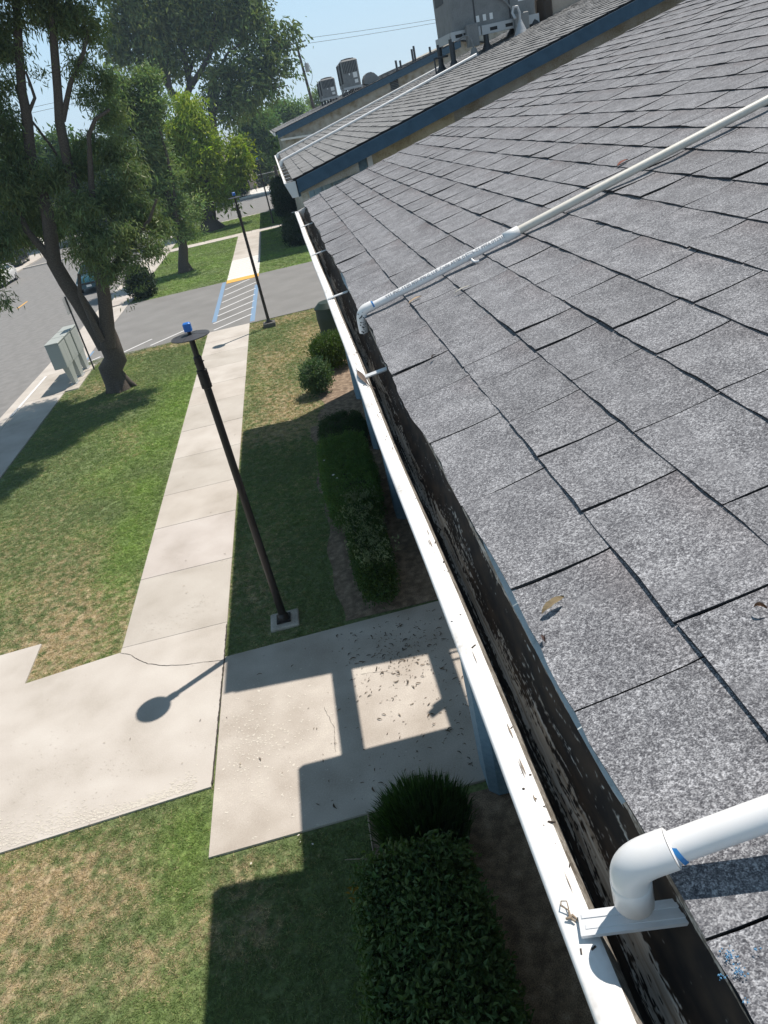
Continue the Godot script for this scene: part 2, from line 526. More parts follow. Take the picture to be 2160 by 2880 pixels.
# a farther roof: shingle courses in one mesh. plane through (x0,y0), rise per metre, between z0 (far) and z1 (near), up to x1
func far_roof(bld: Node3D, x0: float, y0: float, rise: float, z0: float, z1: float, x1: float, tabw: float) -> Node3D:
	var n := Vector3(-rise, 1, 0).normalized()
	var al := Vector3(1, rise, 0).normalized()
	var o := Vector3(x0, y0, 0)
	var ln := (x1 - x0) * sqrt(1 + rise * rise)
	var st := mb()
	var a := o - n * 0.06
	var b := o + al * ln - n * 0.06
	hexa(st, [Vector3(a.x, a.y, z0), Vector3(b.x, b.y, z0), Vector3(b.x, b.y, z1), Vector3(a.x, a.y, z1),
		Vector3(o.x, o.y, z0), Vector3(x1, o.y + (x1 - x0) * rise, z0), Vector3(x1, o.y + (x1 - x0) * rise, z1), Vector3(o.x, o.y, z1)])
	var ry := o.y + (x1 - x0) * rise
	hexa(st, [Vector3(x1, ry - 0.06, z0), Vector3(x1 + 5.5, ry - 1.4, z0), Vector3(x1 + 5.5, ry - 1.4, z1), Vector3(x1, ry - 0.06, z1),
		Vector3(x1, ry - 0.003, z0), Vector3(x1 + 5.5, ry - 1.34, z0), Vector3(x1 + 5.5, ry - 1.34, z1), Vector3(x1, ry - 0.003, z1)])
	var roof := obj("roof", st, M.felt, bld)
	var sg := SurfaceTool.new()
	sg.begin(Mesh.PRIMITIVE_TRIANGLES)
	sg.set_smooth_group(-1)
	var rows := int(ln / EXPO)
	for r in rows:
		var z := z1 + 0.012
		while z > z0:
			var zb := maxf(z - rng.randf_range(0.8, 1.2) * tabw, z0)
			var hl := rng.randf_range(0.007, 0.016)
			var hr := rng.randf_range(0.007, 0.016)
			var u0 := r * EXPO - 0.004
			var u1 := (r + 1) * EXPO + 0.012
			var g := rng.randf_range(0.8, 1.12)
			var c := Color(g, g, g * 0.99)
			var p := func(u: float, zz: float, h: float) -> Vector3: return Vector3(0, 0, zz) + o + al * u + n * h
			var um := lerpf(u0, u1, 0.5)
			var a0: Vector3 = p.call(u0, zb + 0.009, hl)
			var a1: Vector3 = p.call(u0, z - 0.009, hr)
			var m0: Vector3 = p.call(um, zb + 0.004, 0.004)
			var m1: Vector3 = p.call(um, z - 0.004, 0.004)
			var t0: Vector3 = p.call(u1, zb + 0.004, 0.004)
			var t1: Vector3 = p.call(u1, z - 0.004, 0.004)
			sg.set_color(c)
			quad(sg, m0, t0, t1, m1)
			quad(sg, a0, m0, m1, a1)
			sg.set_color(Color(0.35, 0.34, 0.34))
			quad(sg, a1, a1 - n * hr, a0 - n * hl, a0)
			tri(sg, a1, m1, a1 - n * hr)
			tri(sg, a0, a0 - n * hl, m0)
			z = zb
	sg.generate_normals()
	put("small_shingles", sg.commit(), M.shingle_far, roof, "stuff")
	return roof

# ------------------------------------------------------------------ gutters
func gutter_prof(z: float) -> Array:
	var dx := 0.0012 * sin(z * 1.7) + 0.0008 * sin(z * 5.3 + 1.0) - 0.007 * smoothstep(0.7, 1.6, -z) - 0.006 * smoothstep(1.6, 6.8, -z)
	var dy := 0.0015 * sin(z * 2.3)
	var o := []
	for p in [[0.139, 5.765], [0.101, 5.878], [0.0885, 5.918], [0.0885, 5.923], [0.091, 5.9255], [0.1145, 5.9265], [0.119, 5.9245], [0.1215, 5.918], [0.133, 5.88], [0.136, 5.83], [0.176, 5.83], [0.177, 5.966], [0.181, 5.966], [0.18, 5.765]]:
		var back: float = 0.022 * smoothstep(0.72, 0.1, -z) if p[0] > 0.17 else 0.0
		o.append(Vector2((p[0] + dx) if p[0] < 0.17 else (p[0] + back), p[1] + dy))
	return o

func extrude(st: SurfaceTool, fn: Callable, zs: Array, lo: int, hi: int) -> void:
	for i in zs.size() - 1:
		var a: Array = fn.call(zs[i])
		var b: Array = fn.call(zs[i + 1])
		for k in range(lo, hi):
			st.set_smooth_group(1 if k in [2, 3, 4, 5, 6] else -1)
			quad(st, Vector3(a[k].x, a[k].y, zs[i]), Vector3(a[k + 1].x, a[k + 1].y, zs[i]), Vector3(b[k + 1].x, b[k + 1].y, zs[i + 1]), Vector3(b[k].x, b[k].y, zs[i + 1]))
	st.set_smooth_group(-1)

func main_gutter(bld: Node3D) -> void:
	var zs := []
	var z := 1.6
	while z > -6.8:
		zs.append(z)
		z -= 0.12
	zs.append(-6.8)
	zs.reverse()
	var st := mb()
	extrude(st, gutter_prof, zs, 0, 6)
	var g := obj("gutter", st, M.white_metal, bld)
	st = mb()
	extrude(st, gutter_prof, zs, 6, 13)
	obj("gutter_lining", st, M.worn_metal, g)
	# end cap
	st = mb()
	var e := gutter_prof(-6.8)
	prism([e[0], e[1], e[2], Vector2(e[10].x, e[2].y + 0.03), Vector2(e[10].x, e[0].y)], 0, 0.004, st)
	var cap := SurfaceTool.new()
	cap.begin(Mesh.PRIMITIVE_TRIANGLES)
	cap.append_from(st.commit(), 0, Transform3D(Basis(Vector3(1, 0, 0), Vector3(0, 0, -1), Vector3(0, 1, 0)), Vector3(0, 0, -6.8)))
	cap.set_smooth_group(-1)
	obj("end_cap", cap, M.white_metal, g)
	# straps
	for s in [[-2.03, 0.024], [-3.155, 0.022], [-4.345, 0.022], [-5.675, 0.022], [-6.72, 0.02]]:
		st = mb()
		bar(st, Vector3(0.086, 5.928, s[0]), Vector3(0.192, 5.942, s[0]), s[1], 0.004)
		obj("strap", st, M.strap, g)
	st = mb()
	var sa := gnd(1630, 2601, 5.93)
	var sb := gnd(1950, 2560, 5.945)
	bar(st, sa, sb, 0.023, 0.004)
	bar(st, sa + Vector3(0.004, 0.0024, -0.005), sb + Vector3(0, 0.0024, -0.005), 0.004, 0.002)
	bar(st, sa + Vector3(0.004, 0.0024, 0.005), sb + Vector3(0, 0.0024, 0.005), 0.004, 0.002)
	obj("strap", st, M.strap, g)
	# mould and silt lying in the trough
	var img := silt_image()
	var sm := StandardMaterial3D.new()
	sm.albedo_texture = tex(img)
	sm.normal_enabled = true
	sm.normal_texture = bump(img, 2.0)
	sm.roughness = 0.95
	st = SurfaceTool.new()
	st.begin(Mesh.PRIMITIVE_TRIANGLES)
	st.set_smooth_group(1)
	var n1 := noise(3.0, 77, 4)
	var n2 := noise(40.0, 78, 3)
	var na := 12
	var steps := int(8.3 / 0.02)
	for i in steps:
		for j in na:
			for k in [[0, 0], [0, 1], [1, 1], [0, 0], [1, 1], [1, 0]]:
				var zz: float = -6.78 + (i + k[0]) * 0.02
				var w: float = float(j + k[1]) / na
				var x := lerpf(0.131, 0.178 + 0.022 * smoothstep(0.72, 0.1, -zz), w) - (0.007 * smoothstep(0.7, 1.6, -zz) + 0.006 * smoothstep(1.6, 6.8, -zz)) * (1.0 - w)
				var y: float = 5.862 + 0.03 * w + 0.066 * pow(w, 3.0) + 0.012 * n1.get_noise_2d(zz, w * 0.25) + 0.006 * n2.get_noise_2d(zz, w * 0.12)
				y -= 0.018 * exp(-pow((w - 0.3) / 0.18, 2))
				st.set_uv(Vector2(w, (zz + 6.8) / 4.0))
				st.add_vertex(Vector3(x, y, zz))
	st.generate_normals()
	st.generate_tangents()
	put("gutter_silt", st.commit(), sm, g, "stuff")
	# drip edge that shows where the tabs stop short
	for seg in [[-0.98, -0.46, 0.0065], [-3.42, -2.9, 0.011], [-6.7, -3.45, 0.001]]:
		st = mb()
		var q := 24
		for i in q:
			var za := lerpf(seg[0], seg[1], float(i) / q)
			var zb := lerpf(seg[0], seg[1], float(i + 1) / q)
			var xa: float = 0.179 - seg[2] * sqrt(sin(PI * clampf((za - seg[0]) / (seg[1] - seg[0]), 0, 1)))
			var xb: float = 0.179 - seg[2] * sqrt(sin(PI * clampf((zb - seg[0]) / (seg[1] - seg[0]), 0, 1)))
			quad(st, Vector3(xa, 5.972, za), Vector3(0.2, 5.983, za), Vector3(0.2, 5.983, zb), Vector3(xb, 5.972, zb))
			quad(st, Vector3(xa, 5.972, za), Vector3(xb, 5.972, zb), Vector3(xb + 0.002, 5.965, zb), Vector3(xa + 0.002, 5.965, za))
		obj("drip_edge", st, M.drip, g)

func silt_image() -> Image:
	var w := 128
	var h := 2048
	var out := PackedByteArray()
	out.resize(w * h * 3)
	var a := noise(1.0, 201, 4)
	var b := noise(1.0, 202, 4)
	var c := noise(1.0, 203, 3)
	var d := noise(1.0, 204, 2)
	for y in h:
		var yy := y * 4.0 / h
		for x in w:
			var xx := float(x) / w
			var wig := 0.16 * c.get_noise_2d(yy * 2.0, 0.0)
			var streak := a.get_noise_2d((xx + wig) * 9.0, yy * 2.2) + 0.55 * d.get_noise_2d((xx + wig) * 42.0, yy * 7.0)
			var bandc := exp(-pow((xx - 0.36 - wig) / 0.17, 2.0))
			var t := streak * 0.9 + bandc * 0.95 - 0.4
			var fine := b.get_noise_2d(xx * 14.0, yy * 70.0)
			t += fine * 0.62 + 0.35 * b.get_noise_2d(xx * 3.0 + 9.0, yy * 5.0)
			var base := Color(0.012, 0.010, 0.009).lerp(Color(0.05, 0.034, 0.023), clampf(0.35 + 0.9 * b.get_noise_2d(xx * 5.0, yy * 12.0), 0, 1))
			var pale := Color(0.3, 0.26, 0.21).lerp(Color(0.58, 0.58, 0.55), clampf(0.4 + a.get_noise_2d(xx * 20.0 + 7.0, yy * 3.0), 0, 1))
			var col := base.lerp(pale, smoothstep(0.12, 0.34, t)).linear_to_srgb()
			var i := (y * w + x) * 3
			out[i] = col.r8
			out[i + 1] = col.g8
			out[i + 2] = col.b8
	return Image.create_from_data(w, h, false, Image.FORMAT_RGB8, out)

# plain gutter for the farther eaves
func far_gutter(bld: Node3D, x: float, y: float, z0: float, z1: float, straps: Array) -> void:
	var pr := func(_z: float) -> Array:
		return [Vector2(x + 0.055, y - 0.165), Vector2(x, y - 0.02), Vector2(x - 0.002, y), Vector2(x + 0.022, y + 0.004), Vector2(x + 0.026, y - 0.004), Vector2(x + 0.05, y - 0.1), Vector2(x + 0.125, y - 0.1), Vector2(x + 0.13, y + 0.02), Vector2(x + 0.134, y + 0.02), Vector2(x + 0.134, y - 0.165)]
	var st := mb()
	extrude(st, pr, [z0, z1], 0, 4)
	var g := obj("gutter", st, M.white_metal, bld)
	st = mb()
	extrude(st, pr, [z0 + 0.01, z1 - 0.01], 4, 9)
	obj("gutter_lining", st, M.worn_metal, g)
	for zc in [z0, z1]:
		st = mb()
		hexa(st, [Vector3(x + 0.058, y - 0.17, zc - 0.006), Vector3(x + 0.137, y - 0.17, zc - 0.006), Vector3(x + 0.137, y - 0.17, zc + 0.006), Vector3(x + 0.058, y - 0.17, zc + 0.006),
			Vector3(x - 0.004, y + 0.006, zc - 0.006), Vector3(x + 0.137, y + 0.01, zc - 0.006), Vector3(x + 0.137, y + 0.01, zc + 0.006), Vector3(x - 0.004, y + 0.006, zc + 0.006)])
		obj("end_cap", st, M.white_paint, g)
	for s in straps:
		st = mb()
		bar(st, Vector3(x + 0.01, y + 0.007, s), Vector3(x + 0.12, y + 0.012, s), 0.03, 0.004)
		obj("strap", st, M.strap, g)

func octagon(cx: float, cz: float, w: float, ch: float) -> Array:
	var a := []
	for p in [[-w, -w + ch], [-w + ch, -w], [w - ch, -w], [w, -w + ch], [w, w - ch], [w - ch, w], [-w + ch, w], [-w, w - ch]]:
		a.append(Vector2(cx + p[0], cz + p[1]))
	return a

# ------------------------------------------------------------------ buildings
func building_main() -> void:
	var b := thing("school_building", "long building with the grey shingle roof and dirty white gutter in the foreground", "building", Vector3(2.0, 0, -2.5))
	var st := mb()
	box(st, Vector3(2.3, 0, -6.6), Vector3(11.2, 5.75, 2.5))
	obj("wall", st, M.stucco, b)
	st = mb()
	box(st, Vector3(0.206, 5.78, -6.76), Vector3(0.236, 5.925, 2.5))
	obj("eave_board", st, M.blue, b)
	st = mb()
	hexa(st, [Vector3(0.238, 5.80, -6.75), Vector3(2.3, 6.1, -6.75), Vector3(2.3, 6.1, 2.5), Vector3(0.238, 5.80, 2.5),
		Vector3(0.238, 5.84, -6.75), Vector3(2.3, 6.3, -6.75), Vector3(2.3, 6.3, 2.5), Vector3(0.238, 5.84, 2.5)])
	obj("soffit", st, M.stucco, b)
	st = mb()
	bar(st, slope_pt(0.0, -6.795, -0.1), slope_pt(5.6, -6.795, -0.1), 0.03, 0.19)
	obj("rake_board", st, M.blue, b)
	for cz in [-5.6, 1.6]:
		st = prism(octagon(0.93, cz, 0.29, 0.09), 0.0, 5.86)
		obj("column", st, M.blue_grey, b)
	# flat link over the walk between the two wings, with its two beams
	st = mb()
	box(st, Vector3(0.64, 4.82, -7.83), Vector3(3.9, 4.98, -6.2))
	obj("link_canopy", st, M.blue, b)
	for x in [[1.16, 1.39], [2.5, 2.75]]:
		st = mb()
		box(st, Vector3(x[0], 4.8, -9.95), Vector3(x[1], 4.95, -7.83))
		obj("beam", st, M.blue, b)
	st = mb()
	bar(st, Vector3(2.75, 4.9, -9.15), Vector3(3.9, 4.9, -9.15), 0.035, 0.035)
	bar(st, Vector3(2.75, 4.9, -9.0), Vector3(3.9, 4.9, -9.0), 0.035, 0.035)
	obj("conduit", st, M.grey_metal, b)
	st = mb()
	hexa(st, [Vector3(2.16, 4.62, -8.1), Vector3(2.36, 4.72, -8.24), Vector3(2.42, 4.72, -8.12), Vector3(2.2, 4.62, -7.98), Vector3(2.18, 4.7, -8.12), Vector3(2.38, 4.82, -8.26), Vector3(2.44, 4.82, -8.14), Vector3(2.22, 4.7, -8.0)])
	bar(st, Vector3(2.34, 4.76, -8.2), Vector3(2.56, 4.86, -8.32), 0.12, 0.1)
	obj("floodlight", st, M.grey_metal, b)
	main_roof(b)
	main_gutter(b)

func rake(bld: Node3D, x0: float, y0: float, rise: float, x1: float, z: float, depth: float) -> void:
	var st := mb()
	hexa(st, [Vector3(x0, y0 - depth, z - 0.02), Vector3(x1, y0 + (x1 - x0) * rise - depth, z - 0.02), Vector3(x1, y0 + (x1 - x0) * rise - depth, z + 0.02), Vector3(x0, y0 - depth, z + 0.02),
		Vector3(x0, y0 - 0.012, z - 0.02), Vector3(x1, y0 + (x1 - x0) * rise - 0.012, z - 0.02), Vector3(x1, y0 + (x1 - x0) * rise - 0.012, z + 0.02), Vector3(x0, y0 - 0.012, z + 0.02)])
	obj("rake_board", st, M.blue, bld)

func gable(bld: Node3D, x0: float, x1: float, y0: float, rise: float, z0: float, z1: float, m: Material) -> void:
	# wall block with a sloping top just under the roof
	var st := mb()
	var yt := func(x: float) -> float: return y0 + (x - 0.18) * rise - 0.1
	hexa(st, [Vector3(x0, 0, z0), Vector3(x1, 0, z0), Vector3(x1, 0, z1), Vector3(x0, 0, z1),
		Vector3(x0, yt.call(x0), z0), Vector3(x1, yt.call(x1), z0), Vector3(x1, yt.call(x1), z1), Vector3(x0, yt.call(x0), z1)])
	obj("wall", st, m, bld)

func building_second() -> void:
	var b := thing("school_building", "second building with a blue rake board and a big unit on its shingle roof", "building", Vector3(3.5, 0, -14.8))
	far_roof(b, EX, EY, RISE, -19.8, -9.8, 6.8, 0.26)
	rake(b, EX + 0.04, EY, RISE, 6.8, -9.78, 0.16)
	rake(b, EX + 0.04, EY, RISE, 6.8, -19.82, 0.215)
	far_gutter(b, 0.068, 5.955, -19.8, -9.79, [-9.95, -10.6, -11.3, -12.05, -12.9, -13.6])
	gable(b, 1.0, 11.0, EY, RISE, -19.5, -10.12, M.stucco)
	var st := mb()
	box(st, Vector3(0.66, 4.9, -10.1), Vector3(0.84, 5.95, -9.95))
	obj("corner_post", st, M.blue_grey, b)
	st = mb()
	box(st, Vector3(0.85, 5.0, -10.095), Vector3(1.13, 6.08, -10.03))
	obj("panel", st, M.blue_grey, b)
	st = mb()
	box(st, Vector3(1.135, 5.0, -10.09), Vector3(1.2, 6.09, -10.0))
	obj("batten", st, M.white_paint, b)
	st = mb()
	hexa(st, [Vector3(1.202, 5.0, -10.1), Vector3(2.3, 5.0, -10.1), Vector3(2.3, 5.0, -10.05), Vector3(1.202, 5.0, -10.05),
		Vector3(1.202, 6.1, -10.1), Vector3(2.3, 6.36, -10.1), Vector3(2.3, 6.36, -10.05), Vector3(1.202, 6.1, -10.05)])
	obj("panel", st, M.plywood, b)
	st = mb()
	box(st, Vector3(1.72, 5.0, -10.048), Vector3(1.75, 6.21, -10.03))
	obj("batten", st, M.plywood, b)
	for cz in [-11.9, -15.2, -18.6]:
		st = prism(octagon(0.95, cz, 0.31, 0.1), 0.0, 5.86)
		obj("column", st, M.blue_grey, b)
	st = mb()
	box(st, Vector3(0.205, 5.78, -19.77), Vector3(0.235, 5.96, -9.83))
	obj("eave_board", st, M.blue, b)
	st = mb()
	hexa(st, [Vector3(0.236, 5.80, -19.7), Vector3(1.0, 5.9, -19.7), Vector3(1.0, 5.9, -9.83), Vector3(0.236, 5.80, -9.83),
		Vector3(0.236, 5.84, -19.7), Vector3(1.0, 6.02, -19.7), Vector3(1.0, 6.02, -9.83), Vector3(0.236, 5.84, -9.83)])
	obj("soffit", st, M.stucco, b)

func building_third() -> void:
	var b := thing("school_building", "third building past the driveway with a wall louvre and condensers on its roof", "building", Vector3(5.5, 0, -53))
	var x0 := 0.5
	var y0 := 6.22
	var r := 0.215
	far_roof(b, x0, y0, r, -60.4, -46.4, 11.5, 0.5)
	rake(b, x0 + 0.1, y0, r, 11.5, -46.38, 0.34)
	far_gutter(b, 0.36, 6.19, -60.4, -46.39, [-47.5, -50.0])
	gable(b, 0.95, 16.0, 6.2, r, -60.2, -46.75, M.stucco)
	var st := mb()
	bar(st, Vector3(0.7, 5.78, -46.6), Vector3(4.6, 5.55, -46.6), 0.06, 0.1)
	obj("tie_rail", st, M.white_paint, b)
	# louvre in the gable
	st = mb()
	box(st, Vector3(7.36, 6.93, -46.75), Vector3(7.82, 7.42, -46.7))
	var lv := obj("louvre", st, M.black, b)
	for k in 6:
		st = mb()
		bar(st, Vector3(7.36, 6.97 + k * 0.08, -46.68), Vector3(7.82, 6.97 + k * 0.08, -46.68), 0.045, 0.012, Vector3(0, 0.6, 0.8))
		obj("slat", st, M.grey_metal, lv)
	# stub vents along the ridge side
	for v in [[7.95, -47.2, 0.5], [8.5, -49.0, 0.4], [9.0, -47.6, 0.65], [9.15, -47.7, 0.75], [9.9, -47.0, 0.35], [10.7, -47.4, 0.6]]:
		st = mb()
		var yb: float = y0 + (v[0] - x0) * r
		tube(st, [Vector3(v[0], yb - 0.05, v[1]), Vector3(v[0], yb + v[2], v[1])], [0.06, 0.06], 8)
		obj("vent_stub", st, M.dark_metal, b)
	b = thing("school_building", "farthest building behind the third one, only its shaded side showing", "building", Vector3(5.5, 0, -68))
	far_roof(b, x0, y0, r, -75.2, -61.9, 11.5, 0.6)
	rake(b, x0 + 0.1, y0, r, 11.5, -61.88, 0.34)
	far_gutter(b, 0.36, 6.19, -75.2, -61.89, [])
	gable(b, 0.95, 16.0, 6.2, r, -75.0, -62.2, M.stucco)

# ------------------------------------------------------------------ pipes
func bend(c0: Vector3, c1: Vector3, c2: Vector3, n := 8) -> Array:
	var a := []
	for i in n + 1:
		var t := float(i) / n
		a.append(c0.lerp(c1, t).lerp(c1.lerp(c2, t), t))
	return a

func fill(n: int, v: float) -> Array:
	var a := []
	a.resize(n)
	a.fill(v)
	return a

func pipes() -> void:
	# near pipe
	var e0 := gnd(1888, 2386, 6.026)
	var q1 := gnd(2160, 2288, 6.055)
	var ax := (q1 - e0).normalized()
	var p := thing("drain_pipe", "nearest white plastic pipe on the roof, its big elbow turned down into the gutter", "pipe", e0)
	var st := mb()
	tube(st, [e0 - ax * 0.01, e0 + ax * 0.5, e0 + ax * 1.3], fill(3, 0.0131), 32)
	obj("pipe_run", st, M.pvc, p)
	st = mb()
	var k := e0 - ax * 0.038
	var dn := Vector3(k.x + 0.004, k.y - 0.056, k.z - 0.002)
	var path := [e0, e0.lerp(k, 0.4)]
	path.append_array(bend(e0.lerp(k, 0.45), k, k.lerp(dn, 0.34), 8))
	path.append(k.lerp(dn, 0.5))
	path.append(dn)
	tube(st, path, fill(path.size(), 0.0168), 32)
	var el := obj("elbow", st, M.pvc, p)
	st = mb()
	tube(st, [e0 + ax * 0.0006, e0 + ax * 0.002], [0.0162, 0.0135], 32)
	obj("socket_rim", st, M.pvc, el)
	st = mb()
	tube(st, [k.lerp(dn, 0.42), k.lerp(dn, 0.44), dn, dn + Vector3(0, -0.001, 0)], [0.0169, 0.0174, 0.0174, 0.015], 32)
	obj("socket", st, M.pvc, el)
	st = mb()
	tube(st, [e0 + ax * 0.0022 + Vector3(0, -0.0012, 0.001), e0 + ax * 0.006 + Vector3(0, -0.0006, 0.0004)], [0.0137, 0.0133], 32)
	obj("glue_ring", st, M.blue_glue, p)
	# second pipe
	p = thing("drain_pipe", "white plastic pipe lying up the roof with a coupling and a small spotted elbow", "pipe", slope_pt(0.0, -2.45, 0.05))
	var a0 := slope_pt(0.02, -2.452, 0.029)
	var a1 := slope_pt(0.54, -2.458, 0.031)
	var a2 := slope_pt(3.4, -2.56, 0.034)
	st = mb()
	tube(st, [a0, a1], fill(2, 0.0131), 24)
	obj("pipe_run", st, M.pvc, p)
	st = mb()
	tube(st, [a1, a1.lerp(a2, 0.4) + Vector3(0, 0.004, 0), a2], fill(3, 0.0135), 24)
	obj("pipe_run", st, M.pvc_old, p)
	var al := (a1 - a0).normalized()
	st = mb()
	tube(st, [a1 - al * 0.026, a1 - al * 0.0255, a1 + al * 0.0255, a1 + al * 0.026], [0.0136, 0.0168, 0.0168, 0.0136], 24)
	obj("coupling", st, M.pvc, p)
	st = mb()
	tube(st, [a0 + al * 0.36, a0 + al * 0.378], fill(2, 0.014), 24)
	tube(st, bend(a0 + al * 0.37 + Vector3(0, -0.008, 0.016), a0 + al * 0.375 + Vector3(0, -0.022, 0.03), a0 + al * 0.392 + Vector3(0, -0.02, 0.032), 5), fill(6, 0.004), 8)
	obj("pipe_tie", st, M.strap, p)
	st = mb()
	k = slope_pt(-0.012, -2.452, 0.032)
	dn = Vector3(k.x, k.y - 0.07, -2.455)
	e0 = slope_pt(0.033, -2.452, 0.032)
	path = [e0, e0.lerp(k, 0.4)]
	path.append_array(bend(e0.lerp(k, 0.45), k, k.lerp(dn, 0.45), 8))
	path.append(dn)
	tube(st, path, fill(path.size(), 0.0168), 24)
	el = obj("elbow", st, M.pvc, p)
	st = mb()
	for i in 26:
		var t := rng.randf()
		var a := rng.randf_range(-0.9, 0.9)
		var c := k.lerp(dn, t * 0.95)
		var o := Vector3(sin(a) * -0.5, 0, cos(a)).normalized()
		lathe_spot(st, c + o * 0.017, o, rng.randf_range(0.001, 0.003))
	obj("dirt_spots", st, M.black, el)
	st = mb()
	tube(st, [e0 + al * 0.001, e0 + al * 0.006], fill(2, 0.0137), 24)
	obj("glue_ring", st, M.blue_glue, p)
	var tm := TextMesh.new()
	tm.text = "111 PVC-1120 NSF-PW-G U.P. Code ASTM D1785-21 PPFA 0123191"
	var f := SystemFont.new()
	f.font_names = PackedStringArray(["Droid Sans"])
	tm.font = f
	tm.font_size = 16
	tm.pixel_size = 0.0005
	tm.depth = 0.0006
	tm.curve_step = 4.0
	var wd := tm.get_aabb().size.x
	if wd > 0.05: tm.pixel_size *= 0.44 / wd
	var t3 := put("pipe_print", tm, M.ink, p)
	var nn := Vector3(-0.14, 0.62, 0.78)
	nn = (nn - al * nn.dot(al)).normalized()
	t3.transform = Transform3D(Basis(al, nn.cross(al), nn), a0 + al * 0.285 + nn * 0.0134 - p.position)
	# drops of blue glue on the lowest tabs
	var dr := 0
	for c in [[2052, 2686, 22, 60], [2073, 2729, 20, 50], [2030, 2745, 14, 16], [2100, 2815, 16, 14], [2128, 2665, 14, 9]]:
		st = mb()
		for i in c[3] / 2:
			var r := ray(c[0] + rng.randfn() * c[2] * 0.55, c[1] + rng.randfn() * c[2] * 0.4)
			var n := Vector3(-SN, CS, 0)
			var hit := EYE + r * ((n.dot(slope_pt(0, 0, 0.0135) - EYE)) / n.dot(r))
			lathe_spot(st, hit - n * 0.0006, n, rng.randf_range(0.0003, 0.0009))
		var sp := thing("paint_drops", ["largest splash of blue drops on the corner shingle", "splash of blue drops just below the largest one", "few blue drops at the eave edge of the corner shingle", "sparse blue drops lowest on the corner shingle", "handful of blue drops near the seam of the corner shingle"][dr], "paint", gnd(c[0], c[1], 6.0))
		obj("drops", st, M.blue_drop, sp)
		dr += 1
	# two thin white pipes on the second roof
	p = thing("conduit_pipe", "white pipe on the second roof, the one nearer the blue board", "pipe", Vector3(0.2, 6.0, -14.6), 0.0, "white pipes on the second roof")
	st = mb()
	tube(st, [slope_pt(-0.03, -14.35, 0.05), slope_pt(2.0, -14.75, 0.05), slope_pt(4.0, -15.3, 0.05)], fill(3, 0.023), 10)
	obj("pipe_run", st, M.pvc, p)
	st = mb()
	tube(st, [slope_pt(-0.03, -14.35, 0.055), slope_pt(-0.06, -14.35, -0.03)], fill(2, 0.036), 10)
	obj("elbow", st, M.pvc, p)
	p = thing("conduit_pipe", "white pipe on the second roof, the one nearer its far edge", "pipe", Vector3(0.2, 6.0, -18.3), 0.0, "white pipes on the second roof")
	st = mb()
	tube(st, [slope_pt(-0.03, -18.1, 0.05), slope_pt(2.0, -18.2, 0.05), slope_pt(4.05, -18.4, 0.05)], fill(3, 0.023), 10)
	obj("pipe_run", st, M.pvc, p)
	st = mb()
	tube(st, [slope_pt(-0.03, -18.1, 0.055), slope_pt(-0.06, -18.1, -0.03)], fill(2, 0.036), 10)
	obj("elbow", st, M.pvc, p)

func lathe_spot(st: SurfaceTool, c: Vector3, n: Vector3, r: float) -> void:
	var s := n.cross(Vector3.UP).normalized()
	var u := s.cross(n)
	for i in 7:
		var a0 := TAU * i / 7.0
		var a1 := TAU * (i + 1) / 7.0
		tri(st, c + n * 0.0008, c + (s * cos(a1) + u * sin(a1)) * r * (1.0 + 0.3 * sin(a1 * 3.0)), c + (s * cos(a0) + u * sin(a0)) * r * (1.0 + 0.3 * sin(a0 * 3.0)))

